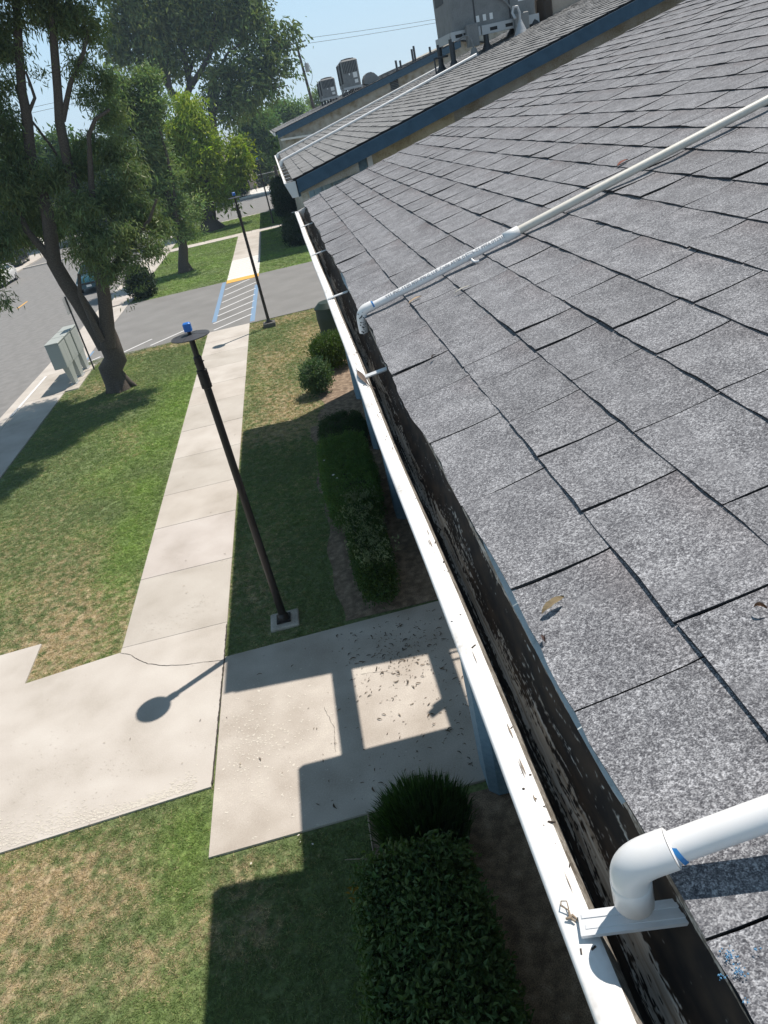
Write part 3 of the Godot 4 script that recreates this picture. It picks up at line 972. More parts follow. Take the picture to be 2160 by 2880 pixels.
# ------------------------------------------------------------------ roof plant
func roof_units() -> void:
	var u := thing("rooftop_unit", "large grey packaged air conditioner standing on legs on the second roof", "air conditioner", Vector3(4.9, 7.0, -17.2))
	var x0 := 3.82
	var x1 := 5.45
	var zn := -15.95
	var zf := -17.25
	var yb := 7.42
	var yt := 8.75
	var st := mb()
	cbox(st, Vector3(x0, yb, zf), Vector3(x1, yt, zn), 0.03)
	var cb := obj("cabinet", st, M.grey_metal, u)
	st = mb()
	for i in 14:
		bar(st, Vector3(x0 + 0.1, yt - 0.16 - i * 0.028, zn + 0.006), Vector3(x0 + 0.5, yt - 0.16 - i * 0.028, zn + 0.006), 0.012, 0.014)
	box(st, Vector3(x0 - 0.008, yb + 0.5, zf + 0.2), Vector3(x0 - 0.002, yt - 0.2, zf + 0.9))
	obj("coil_grille", st, M.dark_metal, cb)
	for xx in [4.28, 4.95]:
		st = mb()
		box(st, Vector3(xx - 0.012, yb + 0.02, zn + 0.001), Vector3(xx + 0.012, yt - 0.04, zn + 0.009))
		obj("panel_seam", st, M.dark_metal, cb)
	st = mb()
	box(st, Vector3(5.12, yb + 0.25, zn + 0.002), Vector3(5.36, yb + 0.5, zn + 0.006))
	obj("notice_label", st, M.paper, cb)
	for i in 3:
		st = mb()
		box(st, Vector3(4.3 + i * 0.13, yb + 0.07, zn + 0.002), Vector3(4.36 + i * 0.13, yb + 0.17, zn + 0.006))
		obj("small_label", st, M.paper, cb)
	st = mb()
	tube(st, bend(Vector3(4.15, yb + 0.5, zn + 0.03), Vector3(4.9, yb + 0.5, zn + 0.05), Vector3(5.02, yb + 0.02, zn + 0.05), 10), fill(11, 0.018), 8)
	obj("flex_conduit", st, M.grey_metal, u)
	# base rails with their slots
	for r in [[Vector3(x0 - 0.04, yb - 0.15, zn - 0.03), Vector3(4.35, yb - 0.002, zn + 0.05)], [Vector3(4.37, yb - 0.15, zn - 0.03), Vector3(x1 + 0.03, yb - 0.002, zn + 0.06)], [Vector3(x0 - 0.05, yb - 0.15, zf), Vector3(x0 - 0.012, yb - 0.002, zn - 0.035)]]:
		st = mb()
		box(st, r[0], r[1])
		var rl := obj("base_rail", st, M.galv, u)
		if r[0].x < 3.7 and r[1].x < 3.8: continue
		for i in 3:
			st = mb()
			var xa: float = lerpf(r[0].x, r[1].x, 0.14 + i * 0.27)
			box(st, Vector3(xa, yb - 0.11, r[1].z - 0.002), Vector3(xa + 0.14, yb - 0.055, r[1].z + 0.002))
			obj("rail_slot", st, M.black, rl)
	# legs down to the roof
	for l in [[3.78, zn], [4.45, zn], [5.4, zn], [3.78, zf + 0.2], [5.3, zf + 0.2]]:
		st = mb()
		var yr: float = EY + (l[0] - EX) * RISE
		tube(st, [Vector3(l[0], yr - 0.02, l[1]), Vector3(l[0], yr + 0.05, l[1]), Vector3(l[0], yr + 0.12, l[1]), Vector3(l[0], yb - 0.1, l[1])], [0.13, 0.08, 0.05, 0.05], 10)
		obj("leg", st, M.dark_metal, u)
	# service boxes hanging off the rail
	for sx in [[4.05, 0.22], [4.98, 0.26]]:
		st = mb()
		cbox(st, Vector3(sx[0], yb - 0.3, zn + 0.06), Vector3(sx[0] + sx[1], yb + 0.06, zn + 0.2), 0.012)
		obj("service_box", st, M.grey_metal, u)
	# gooseneck conduit with flashing cone
	st = mb()
	var gx := 5.0
	var gy: float = EY + (gx - EX) * RISE
	lathe(st, Vector3(gx, gy - 0.05, -15.55), [Vector2(0.15, 0.0), Vector2(0.1, 0.1), Vector2(0.045, 0.22), Vector2(0.03, 0.26)], 12)
	tube(st, [Vector3(gx, gy + 0.15, -15.55), Vector3(gx, gy + 0.33, -15.55), Vector3(gx - 0.03, gy + 0.42, -15.55), Vector3(gx - 0.1, gy + 0.42, -15.55), Vector3(gx - 0.13, gy + 0.34, -15.55), Vector3(gx - 0.1, gy + 0.24, -15.5)], fill(6, 0.025), 8)
	obj("gooseneck", st, M.galv, u)
	st = mb()
	gy = EY + (4.1 - EX) * RISE
	lathe(st, Vector3(4.1, gy - 0.04, -15.6), [Vector2(0.13, 0.0), Vector2(0.08, 0.1), Vector2(0.04, 0.2)], 12)
	tube(st, bend(Vector3(4.1, gy + 0.12, -15.6), Vector3(4.1, gy + 0.5, -15.6), Vector3(3.85, gy + 0.32, -15.75), 8), fill(9, 0.016), 8)
	obj("gooseneck", st, M.grey_metal, u)
	st = mb()
	gy = EY + (3.45 - EX) * RISE
	tube(st, [Vector3(3.72, gy + 0.3, -16.1), Vector3(3.45, gy + 0.3, -16.1), Vector3(3.45, gy + 0.02, -16.1), Vector3(3.2, gy - 0.06, -16.1)], fill(4, 0.02), 8)
	obj("drain_line", st, M.dark_metal, u)
	# wrapped duct going down into the roof
	var d := thing("roof_duct", "beige wrapped duct with torn end beside the large roof unit", "duct", Vector3(6.2, 7.3, -16.6))
	st = mb()
	var yd := EY + (5.9 - EX) * RISE
	hexa(st, [Vector3(5.75, yd - 0.1, -17.6), Vector3(7.0, yd + 0.15, -17.6), Vector3(7.0, yd + 0.15, -15.9), Vector3(5.75, yd - 0.1, -15.9),
		Vector3(5.62, 8.2, -17.5), Vector3(6.5, 8.3, -17.5), Vector3(6.8, 7.9, -16.0), Vector3(5.66, 7.85, -16.0)])
	obj("duct_hood", st, M.tan_wall, d)
	st = mb()
	cbox(st, Vector3(5.58, yd - 0.1, -16.3), Vector3(5.74, yd + 0.28, -15.86), 0.02)
	obj("duct_collar", st, M.wood_dark, d)

	# condensers on the third roof
	var lab := ["tall grey condenser on the third roof, nearest the louvre", "slim grey condenser close behind the tall one on the third roof", "smaller grey condenser farther down the third roof, nearest the eave", "narrow grey condenser tucked behind the smaller one near the eave"]
	var spots := [[5.57, -49.6, 1.0, 1.36], [5.55, -51.2, 1.0, 1.3], [4.72, -56.2, 0.98, 1.08], [4.66, -57.9, 0.98, 1.05]]
	for i in 4:
		var s: Array = spots[i]
		var yr: float = 6.22 + (s[0] - 0.5) * 0.215 + 0.3
		var c := thing("condenser", lab[i], "air conditioner", Vector3(s[0], yr, s[1]), 0.0, "condensers on the third roof")
		var w: float = s[2] / 2
		st = mb()
		cbox(st, Vector3(s[0] - w, yr, s[1] - w), Vector3(s[0] + w, yr + s[3], s[1] + w), 0.08)
		var cab := obj("cabinet", st, M.grey_metal, c)
		for k in 9:
			st = mb()
			var xa: float = s[0] - w + 0.12 + k * (w * 2 - 0.24) / 8.0
			box(st, Vector3(xa - 0.018, yr + s[3] * 0.5, s[1] + w), Vector3(xa + 0.018, yr + s[3] * 0.93, s[1] + w + 0.012))
			obj("coil_slot", st, M.black, cab)
		for k in 6:
			st = mb()
			var za: float = s[1] - w + 0.15 + k * (w * 2 - 0.3) / 5.0
			box(st, Vector3(s[0] - w - 0.012, yr + s[3] * 0.15, za - 0.02), Vector3(s[0] - w, yr + s[3] * 0.93, za + 0.02))
			obj("coil_slot", st, M.black, cab)
		for lb in [[0.62, 0.3, 0.24, 0.2], [0.66, 0.1, 0.2, 0.13], [0.38, 0.42, 0.06, 0.07]]:
			st = mb()
			box(st, Vector3(s[0] - w + lb[0] * w * 2, yr + lb[1] * s[3], s[1] + w + 0.001), Vector3(s[0] - w + (lb[0] + lb[2]) * w * 2, yr + (lb[1] + lb[3]) * s[3], s[1] + w + 0.008))
			obj("label_plate", st, M.paper, cab)
		st = mb()
		lathe(st, Vector3(s[0], yr + s[3], s[1]), [Vector2(w * 0.75, -0.01), Vector2(w * 0.75, 0.05), Vector2(w * 0.2, 0.08), Vector2(0.0, 0.08)], 14)
		obj("fan_guard", st, M.dark_metal, c)
		st = mb()
		box(st, Vector3(s[0] - w - 0.05, yr - 0.12, s[1] + w - 0.06), Vector3(s[0] + w + 0.05, yr - 0.003, s[1] + w + 0.02))
		obj("base_rail", st, M.galv, c)
		for lx in [-w + 0.08, 0.0, w - 0.08]:
			for lz in [-w + 0.1, w - 0.02]:
				st = mb()
				var yg: float = 6.22 + (s[0] + lx - 0.5) * 0.215
				tube(st, [Vector3(s[0] + lx, yg - 0.02, s[1] + lz), Vector3(s[0] + lx, yr - 0.1, s[1] + lz)], [0.045, 0.035], 8)
				obj("leg", st, M.dark_metal, c)
	var v := thing("roof_vent", "pale rounded vent hood beside the tall condenser", "vent", Vector3(6.75, 7.6, -49.8))
	st = mb()
	var pv := []
	for i in 9:
		var a := PI * i / 8.0
		pv.append(Vector3(6.75 - cos(a) * 0.5, 7.5 + sin(a) * 0.62 + 0.1 * cos(a), -49.8))
	for i in 8:
		var a: Vector3 = pv[i]
		var e: Vector3 = pv[i + 1]
		var f := Vector3(0, 0, 0.5)
		quad(st, a - f, e - f, e + f, a + f)
		tri(st, a + f, e + f, Vector3(6.75, 7.45, -49.3))
		tri(st, e - f, a - f, Vector3(6.75, 7.45, -50.3))
	obj("hood", st, M.grey_metal, v)
	st = mb()
	box(st, Vector3(6.3, 7.3, -50.2), Vector3(7.2, 7.52, -49.4))
	obj("curb", st, M.grey_metal, v)

# ------------------------------------------------------------------ ground
var walk_poly := PackedVector2Array([Vector2(-9.0, -10.25), Vector2(-5.63, -10.46), Vector2(-5.62, -9.46), Vector2(-4.15, -9.65), Vector2(-4.15, -9.755), Vector2(-2.455, -9.755), Vector2(-2.46, -8.8), Vector2(-2.5, -6.46), Vector2(-5.0, -6.28), Vector2(-9.0, -6.0)])
var slab_poly := PackedVector2Array([Vector2(-2.445, -8.88), Vector2(0.8, -8.94), Vector2(4.5, -8.98), Vector2(4.5, -5.62), Vector2(0.64, -5.56), Vector2(-2.46, -5.48)])

func soil_edge(z: float) -> float:
	var w := 0.045 * sin(z * 1.9) + 0.03 * sin(z * 4.7 + 1.0)
	if z > -5.5: return -0.72 + w * 0.5
	if z > -8.9: return 9.0
	if z > -17.3: return -0.66 + w
	if z > -22.3: return -0.35 + 2.2 * w + 0.9 * smoothstep(-20.3, -22.3, z)
	return 0.75 + w

func on_lawn(x: float, z: float) -> bool:
	if z > -29.95:
		if x < -8.98 or x > 3.0 or z > 1.5: return false
		if x > -4.19 and x < -2.42 and z < -9.6: return false
		if x < -8.5 and z < -26.1 and z > -29.3: return false
		if x > -1.76 and x < -1.28 and z > -9.66 and z < -9.2: return false
		if x > soil_edge(z): return false
		if x > -2.48 and z < -5.46 and z > -8.92: return false
		if Geometry2D.is_point_in_polygon(Vector2(x, z), walk_poly): return false
		return true
	if z < -40.95 and z > -58.8:
		return x > -9.05 and x < 1.0 and not (x > -3.9 and x < -2.08) and not (x > -0.2 and z < -47.0 and z > -53.0)
	if z < -60.6 and z > -72.1: return x > -9.2 and x < 1.0
	return false

const DRY := [[-5.1, -10.6, 1.1, 1.3, 1.0], [-5.8, -12.3, 1.0, 1.8, 0.5], [-6.7, -15.2, 1.2, 2.2, 0.3], [-8.0, -13.0, 0.8, 2.0, 0.6],
	[-4.6, -5.5, 1.1, 0.6, 0.95], [-3.7, -5.3, 0.9, 0.5, 0.55], [-3.05, -4.5, 0.5, 0.3, 0.5], [-4.6, -4.7, 0.6, 0.6, 0.65], [-3.9, -4.4, 0.3, 0.3, 0.55], [-3.5, -3.7, 0.4, 0.3, 0.35], [-2.5, -4.7, 0.3, 0.25, 0.45], [-2.1, -5.1, 0.5, 0.3, 0.5], [-1.9, -4.5, 0.4, 0.4, 0.5],
	[-1.2, -19.4, 1.0, 2.2, 0.8], [-1.5, -24.0, 0.9, 3.0, 0.6], [-0.3, -26.0, 0.9, 2.0, 0.75], [-1.35, -17.6, 1.2, 0.8, 0.9], [0.2, -23.5, 1.0, 1.6, 0.75], [-1.0, -29.3, 1.8, 0.7, 0.7],
	[-6.0, -29.4, 2.4, 0.4, 0.6], [-1.9, -10.6, 0.6, 1.5, 0.35], [-7.9, -25.6, 0.8, 0.8, 0.6], [-6.5, -23.2, 1.2, 0.4, 0.5], [-5.6, -19.2, 0.6, 1.5, 0.35]]
const LUSH := [[-4.6, -14.0, 0.5, 5.0, 0.8], [-4.7, -21.0, 0.8, 4.0, 1.0], [-5.6, -18.0, 1.0, 3.0, 0.5], [-2.7, -5.6, 0.35, 0.7, 0.7], [-2.0, -3.6, 1.0, 0.6, 0.4], [-4.5, -11.0, 0.25, 1.4, 0.8]]

func grass_color(x: float, z: float, straw := -1.0) -> Color:
	var dry := 0.0
	for d in DRY:
		var q: float = pow((x - d[0]) / d[2], 2.0) + pow((z - d[1]) / d[3], 2.0)
		if q < 6.0: dry = maxf(dry, d[4] * exp(-q * 0.8))
	var lush := 0.0
	for d in LUSH:
		var q: float = pow((x - d[0]) / d[2], 2.0) + pow((z - d[1]) / d[3], 2.0)
		if q < 6.0: lush = maxf(lush, d[4] * exp(-q * 0.8))
	if z < -40.0: lush = 0.55
	var a := nz.get_noise_2d(x * 1.1, z * 1.1)
	var b := nz2.get_noise_2d(x * 8.0, z * 8.0)
	var t := clampf(dry * (0.8 + 0.75 * b) + 0.22 * a + 0.2 * b * (1.0 - lush) + 0.14 - 0.3 * lush - 0.1 * smoothstep(-4.6, -3.4, z), 0, 1)
	var g := Color(0.155, 0.215, 0.088).lerp(Color(0.18, 0.3, 0.06), clampf(lush * 0.75 + 0.5 * a, 0, 1))
	g = g.lerp(Color(0.105, 0.17, 0.062), clampf(-b * 0.9, 0, 0.6))
	if straw >= 0.0: t = 1.0 if straw < smoothstep(0.05, 1.0, t) * 0.95 else t * 0.35
	g = Color(g.r * 1.3, g.g * 1.2, g.b * 1.2)
	return g.lerp(Color(0.54, 0.425, 0.27), smoothstep(0.1, 0.95, t))

func lawn_image(x0: float, z0: float, x1: float, z1: float, w: int, h: int) -> Image:
	var out := PackedByteArray()
	out.resize(w * h * 3)
	for j in h:
		for i in w:
			var c := (grass_color(lerpf(x0, x1, (i + 0.5) / w), lerpf(z0, z1, (j + 0.5) / h)) * rng.randf_range(0.4, 0.9)).linear_to_srgb()
			var k := (j * w + i) * 3
			out[k] = c.r8
			out[k + 1] = c.g8
			out[k + 2] = c.b8
	return Image.create_from_data(w, h, false, Image.FORMAT_RGB8, out)

func lawn_sheet(x0: float, z0: float, x1: float, z1: float, w: int, h: int) -> void:
	var m := StandardMaterial3D.new()
	m.albedo_texture = tex(lawn_image(x0, z0, x1, z1, w, h))
	m.roughness = 1.0
	var st := SurfaceTool.new()
	st.begin(Mesh.PRIMITIVE_TRIANGLES)
	var p := [Vector2(x0, z0), Vector2(x1, z0), Vector2(x1, z1), Vector2(x0, z0), Vector2(x1, z1), Vector2(x0, z1)]
	for v in p:
		st.set_uv(Vector2((v.x - x0) / (x1 - x0), (v.y - z0) / (z1 - z0)))
		st.add_vertex(Vector3(v.x, -0.03, v.y))
	st.generate_normals()
	var o := put("lawn", st.commit(), m, self)
	o.set_meta("kind", "structure")

func slabs(root: Node3D, x0: float, x1: float, zs: Array, m: Material, y := 0.0) -> void:
	for k in zs.size() - 1:
		var st := mb()
		var za: float = minf(zs[k], zs[k + 1]) + 0.006
		var zb: float = maxf(zs[k], zs[k + 1]) - 0.006
		cbox(st, Vector3(x0, y - 0.14, za), Vector3(x1, y + rng.randf_range(-0.002, 0.002), zb), 0.006)
		obj("slab", st, M.tones[rng.randi() % 4] if m == M.concrete else m, root)
	var st2 := mb()
	box(st2, Vector3(x0 + 0.01, y - 0.16, minf(zs[0], zs[zs.size() - 1]) + 0.02), Vector3(x1 - 0.01, y - 0.018, maxf(zs[0], zs[zs.size() - 1]) - 0.02))
	obj("joint_filler", st2, M.crack, root)

func strip(st: SurfaceTool, a: Vector3, b: Vector3, w: float) -> void:
	var d := (b - a).normalized()
	var s := Vector3(-d.z, 0, d.x) * w * 0.5
	quad(st, a - s, b - s, b + s, a + s)
	# seen from above either way round

func jag(st: SurfaceTool, pts: Array, w: float, y: float, rough: float) -> void:
	for k in pts.size() - 1:
		var a: Vector3 = pts[k]
		var b: Vector3 = pts[k + 1]
		var n := maxi(2, int(a.distance_to(b) / 0.05))
		var prev := a
		for i in range(1, n + 1):
			var c := a.lerp(b, float(i) / n) + Vector3(rng.randf_range(-1, 1), 0, rng.randf_range(-1, 1)) * rough
			prev.y = y
			c.y = y
			strip(st, prev, c, w * rng.randf_range(0.5, 1.4))
			prev = c

func px5(x: float, y: float, h: float) -> Vector3:
	return gnd(600.0 + x * 0.14467, 700.0 + y * 0.14467, h)

func ground() -> void:
	var st := sheet([Vector2(-400, -420), Vector2(400, -420), Vector2(400, 60), Vector2(-400, 60)], -0.3)
	struct_("ground", st, M.earth)
	lawn_sheet(-9.04, -30.0, 3.0, 2.0, 512, 1280)
	lawn_sheet(-9.1, -58.86, 2.0, -40.92, 256, 384)
	lawn_sheet(-9.3, -72.2, 2.0, -60.52, 192, 192)
	# planting beds
	for seg in [[-5.45, 2.0], [-22.6, -8.95]]:
		var pts := []
		var z: float = seg[0]
		while z < seg[1]:
			pts.append(Vector2(soil_edge(minf(z, seg[1])), z))
			z += 0.12
		pts.append(Vector2(3.5, seg[1]))
		pts.append(Vector2(3.5, seg[0]))
		struct_("soil_bed", sheet(pts, -0.02), M.soil)
	# streets
	struct_("street", sheet([Vector2(-24.0, -71.9), Vector2(-11.08, -71.9), Vector2(-11.08, 20), Vector2(-24.0, 20)], -0.125), M.asphalt)
	struct_("street", sheet([Vector2(-24.0, -93.4), Vector2(40, -93.4), Vector2(40, -72.6), Vector2(-24.0, -71.9)], -0.121), M.asphalt)
	struct_("driveway", sheet([Vector2(-9.2, -40.85), Vector2(-4.6, -40.85), Vector2(-2.1, -40.95), Vector2(14, -41.0), Vector2(14, -30.25), Vector2(-2.4, -30.05), Vector2(-4.2, -29.9), Vector2(-6.8, -29.83), Vector2(-8.6, -29.2), Vector2(-9.2, -29.2)], -0.022), M.asphalt_drive)
	st = mb()
	quad(st, Vector3(-11.07, -0.118, -41.6), Vector3(-9.2, -0.016, -41.3), Vector3(-9.2, -0.016, -29.2), Vector3(-11.07, -0.118, -29.3))
	struct_("driveway_apron", st, M.concrete)
	# kerb and gutter pan along the street
	for seg in [[-71.0, -41.6], [-29.3, 6.0]]:
		st = mb()
		hexa(st, [Vector3(-11.08, -0.2, seg[0]), Vector3(-10.55, -0.2, seg[0]), Vector3(-10.55, -0.2, seg[1]), Vector3(-11.08, -0.2, seg[1]),
			Vector3(-11.08, -0.119, seg[0]), Vector3(-10.55, -0.1, seg[0]), Vector3(-10.55, -0.1, seg[1]), Vector3(-11.08, -0.119, seg[1])])
		struct_("gutter_pan", st, M.concrete)
		st = mb()
		cbox(st, Vector3(-10.548, -0.2, seg[0]), Vector3(-10.41, 0.0, seg[1]), 0.02)
		struct_("kerb", st, M.concrete)
	st = mb()
	quad(st, Vector3(-10.53, 0.004, -29.1), Vector3(-10.42, 0.004, -29.1), Vector3(-10.42, 0.004, -24.6), Vector3(-10.53, 0.004, -24.6))
	quad(st, Vector3(-10.552, -0.09, -29.1), Vector3(-10.532, 0.003, -29.1), Vector3(-10.532, 0.003, -24.6), Vector3(-10.552, -0.09, -24.6))
	struct_("kerb_paint", st, M.road_white)
	# pavement beside the street
	var pav := struct_root("pavement")
	slabs(pav, -10.405, -9.05, [-29.25, -26.0, -23.7, -21.0, -18.0, -15.0, -12.0, -9.0, -6.0], M.concrete, 0.0)
	slabs(pav, -10.405, -9.12, [-71.0, -66.0, -62.0, -58.0, -54.0, -50.0, -46.0, -41.4], M.concrete, 0.0)
	st = mb()
	cbox(st, Vector3(-9.045, -0.12, -29.2), Vector3(-8.56, 0.012, -26.2), 0.01)
	obj("box_pad", st, M.old_concrete, pav)
	# main walk
	var wk := struct_root("sidewalk")
	slabs(wk, -4.15, -2.455, [-29.98, -28.3, -26.5, -24.72, -22.85, -21.1, -19.1, -17.25, -15.2, -13.65, -11.75, -9.76], M.concrete, 0.0)
	slabs(wk, -3.85, -2.1, [-58.85, -56.2, -54.0, -51.8, -49.6, -47.5], M.concrete, 0.0)
	st = mb()
	hexa(st, [Vector3(-3.86, -0.15, -47.48), Vector3(-2.1, -0.15, -47.48), Vector3(-2.15, -0.15, -41.06), Vector3(-3.88, -0.15, -41.06),
		Vector3(-3.86, 0.0, -47.48), Vector3(-2.1, 0.0, -47.48), Vector3(-2.15, -0.012, -41.06), Vector3(-3.88, -0.012, -41.06)])
	obj("ramp", st, M.white_ramp, wk)
	var rp := wk.get_node("ramp")
	for i in 9:
		st = mb()
		strip(st, Vector3(-3.84, 0.005 - 0.0013 * i, -46.9 + i * 0.62), Vector3(-2.16, 0.005 - 0.0013 * i, -46.9 + i * 0.62), 0.025)
		obj("groove", st, M.old_concrete, rp)
	st = mb()
	box(st, Vector3(-3.88, -0.15, -41.05), Vector3(-2.16, -0.008, -40.15))
	obj("warning_strip", st, M.yellow, wk)
	# walk to the street and the breezeway slab
	var wy := struct_root("walkway")
	obj("slab", prism(Array(walk_poly), -0.14, 0.0), M.concrete, wy)
	obj("slab", prism(Array(slab_poly), -0.14, 0.001), M.old_concrete2, wy)
	st = mb()
	jag(st, [Vector3(-2.452, 0, -9.7), Vector3(-2.452, 0, -8.8), Vector3(-2.485, 0, -6.5)], 0.022, 0.0045, 0.004)
	obj("expansion_joint", st, M.crack, wy)
	st = mb()
	var cr := []
	for p in [[700, 282], [728, 287], [768, 296], [790, 312], [835, 335], [862, 346], [960, 356], [1080, 351], [1190, 335], [1240, 331], [1298, 326]]:
		cr.append(gnd(p[0] * 0.4822, 1700.0 + p[1] * 0.4822, 0.004))
	jag(st, cr, 0.009, 0.0045, 0.006)
	obj("crack", st, M.crack, wy)
	st = mb()
	jag(st, [Vector3(-1.05, 0, -7.3), Vector3(-0.95, 0, -6.9), Vector3(-0.97, 0, -6.5)], 0.004, 0.0045, 0.008)
	jag(st, [Vector3(-0.5, 0, -7.75), Vector3(-0.2, 0, -7.7), Vector3(0.0, 0, -7.55)], 0.004, 0.0045, 0.008)
	obj("crack", st, M.crack, wy)
	# old stains on the walk
	st = mb()
	for c in [[570, 1262, 0.16], [505, 1552, 0.22], [520, 1740, 0.2], [560, 1700, 0.12], [415, 1770, 0.15], [600, 1180, 0.14], [660, 2050, 0.25], [300, 2180, 0.3], [120, 2150, 0.3]]:
		var q := gnd(c[0], c[1])
		for i in 46:
			fleck(st, q.x + rng.randfn() * c[2], q.z + rng.randfn() * c[2], 0.0032 + i * 0.000002, rng.randf_range(0.002, 0.009))
	obj("stain_specks", st, M.stain, wy, "stuff")
	# worn flecks and lime bloom
	st = mb()
	for i in 900:
		var x := -1.85 + rng.randfn() * 0.42
		var z := -7.0 + rng.randfn() * 0.55
		if x < -2.4: continue
		fleck(st, x, z, 0.003 + i * 0.000001, absf(rng.randfn()) * 0.005 + 0.002)
	obj("worn_flecks", st, M.fleck, wy, "stuff")
	st = mb()
	for i in 2600:
		var x := rng.randf_range(-6.4, -2.7)
		var d := absf(rng.randfn()) * 0.12
		fleck(st, x, lerpf(-6.28, -6.46, (x + 5.0) / 2.5) - 0.04 - d * (1.2 + 0.8 * sin(x * 2.3)), 0.0025 + i * 0.0000008, rng.randf_range(0.003, 0.01))
	obj("lime_bloom", st, M.fleck, wy, "stuff")
	# cross path, far kerb and far pavement
	var cp := struct_root("cross_path")
	for k in 6:
		st = mb()
		cbox(st, Vector3(-9.1 + k * 1.56, -0.14, -60.5), Vector3(-7.552 + k * 1.56, 0.0, -58.88), 0.006)
		obj("slab", st, M.concrete, cp)
	st = mb()
	box(st, Vector3(-24, -0.2, -72.62), Vector3(30, -0.03, -72.2))
	struct_("kerb", st, M.concrete)
	st = mb()
	box(st, Vector3(-60, -0.2, -104.2), Vector3(40, 0.0, -94.0))
	struct_("pavement", st, M.white_ramp)
	st = mb()
	box(st, Vector3(-60, -0.25, -94.0), Vector3(40, -0.02, -93.4))
	struct_("kerb", st, M.concrete)
	st = mb()
	box(st, Vector3(-34, -0.3, -93.4), Vector3(-24.0, -0.02, 20))
	struct_("pavement", st, M.concrete)
	# painted markings
	var yb := -0.017
	for d in [[230, 795, 705, 585], [200, 920, 830, 645], [165, 1045, 820, 765], [125, 1180, 805, 880], [80, 1305, 790, 1005], [0, 1455, 775, 1130], [10, 1580, 745, 1265]]:
		st = mb()
		strip(st, px5(d[0], d[1], yb), px5(d[2], d[3], yb), 0.1)
		struct_("crosswalk_stripe", st, M.road_white)
	for d in [[213, 655, 15, 1425], [845, 690, 757, 1405]]:
		st = mb()
		strip(st, px5(d[0], d[1], yb - 0.001), px5(d[2], d[3], yb - 0.001), 0.2)
		struct_("crosswalk_border", st, M.road_blue)
	for d in [[239, 1022, 283, 1003], [336.4, 995.6, 427.5, 953.5], [423, 971.8, 522, 928]]:
		st = mb()
		strip(st, gnd(d[0], d[1], yb), gnd(d[2], d[3], yb), 0.1)
		struct_("bay_line", st, M.road_white)
	st = mb()
	strip(st, gnd(236, 1020, yb - 0.002), gnd(262, 988, yb - 0.002), 0.14)
	struct_("bay_border", st, M.road_blue)
	for zz in [[-51.5, -49.3], [-42.5, -40.0], [-33, -30.5]]:
		st = mb()
		strip(st, Vector3(-17.7, -0.12, zz[0]), Vector3(-17.7, -0.12, zz[1]), 0.13)
		struct_("centre_line", st, M.yellow)

func fleck(st: SurfaceTool, x: float, z: float, y: float, r: float) -> void:
	var c := Vector3(x, y, z)
	var ph := rng.randf() * TAU
	for i in 6:
		var a0 := TAU * i / 6.0
		var a1 := TAU * (i + 1) / 6.0
		var r0 := r * (1.0 + 0.45 * sin(a0 * 2.0 + ph))
		var r1 := r * (1.0 + 0.45 * sin(a1 * 2.0 + ph))
		tri(st, c, c + Vector3(cos(a0) * r0 * 1.4, 0, sin(a0) * r0), c + Vector3(cos(a1) * r1 * 1.4, 0, sin(a1) * r1))

# ------------------------------------------------------------------ leaves and grass
func multi(called: String, mesh: Mesh, xf: Array, cols: Array, m: Material, parent: Node, kind := "") -> MultiMeshInstance3D:
	var mm := MultiMesh.new()
	mm.transform_format = MultiMesh.TRANSFORM_3D
	mm.use_colors = true
	mm.mesh = mesh
	mm.instance_count = xf.size()
	for i in xf.size():
		mm.set_instance_transform(i, xf[i])
		mm.set_instance_color(i, cols[i])
	var o := MultiMeshInstance3D.new()
	o.multimesh = mm
	o.material_override = m
	if parent == self:
		o.name = numbered(called)
	else:
		o.name = called
		if off.has(parent): o.position = off[parent]
	parent.add_child(o, true)
	if kind: o.set_meta("kind", kind)
	return o

func leaf_quad(st: SurfaceTool, base: Vector3, dir: Vector3, side: Vector3, ln: float, w: float, fold := 0.25) -> void:
	var n := dir.cross(side).normalized()
	var mid := base + dir * ln * 0.45
	var l := mid - side * w * 0.5 + n * w * fold
	var r := mid + side * w * 0.5 + n * w * fold
	var tip := base + dir * ln - n * ln * 0.06
	tri(st, base, l, tip)
	tri(st, base, tip, r)

# a spray of leaves about the origin
func spray(n: int, ln: float, w: float, spread: float, droop: float, sd: int) -> Mesh:
	var r := RandomNumberGenerator.new()
	r.seed = sd
	var st := mb()
	for i in n:
		var b := Vector3(r.randfn(), r.randfn() * 0.8, r.randfn()) * spread * 0.45
		var d := Vector3(r.randf_range(-1, 1), r.randf_range(-0.8, 0.8) - droop, r.randf_range(-1, 1)).normalized()
		var s := d.cross(Vector3(r.randf_range(-1, 1), r.randf_range(0.2, 1.2), r.randf_range(-1, 1))).normalized()
		leaf_quad(st, b, d, s, ln * r.randf_range(0.7, 1.25), w * r.randf_range(0.8, 1.2))
	st.generate_normals()
	return st.commit()

func tint(c: Color, v: float) -> Color:
	var k := rng.randf_range(1.0 - v, 1.0 + v)
	var y := rng.randf_range(-0.12, 0.16)
	return Color(c.r * k * (1.0 + y), c.g * k, c.b * k * (1.0 - y))

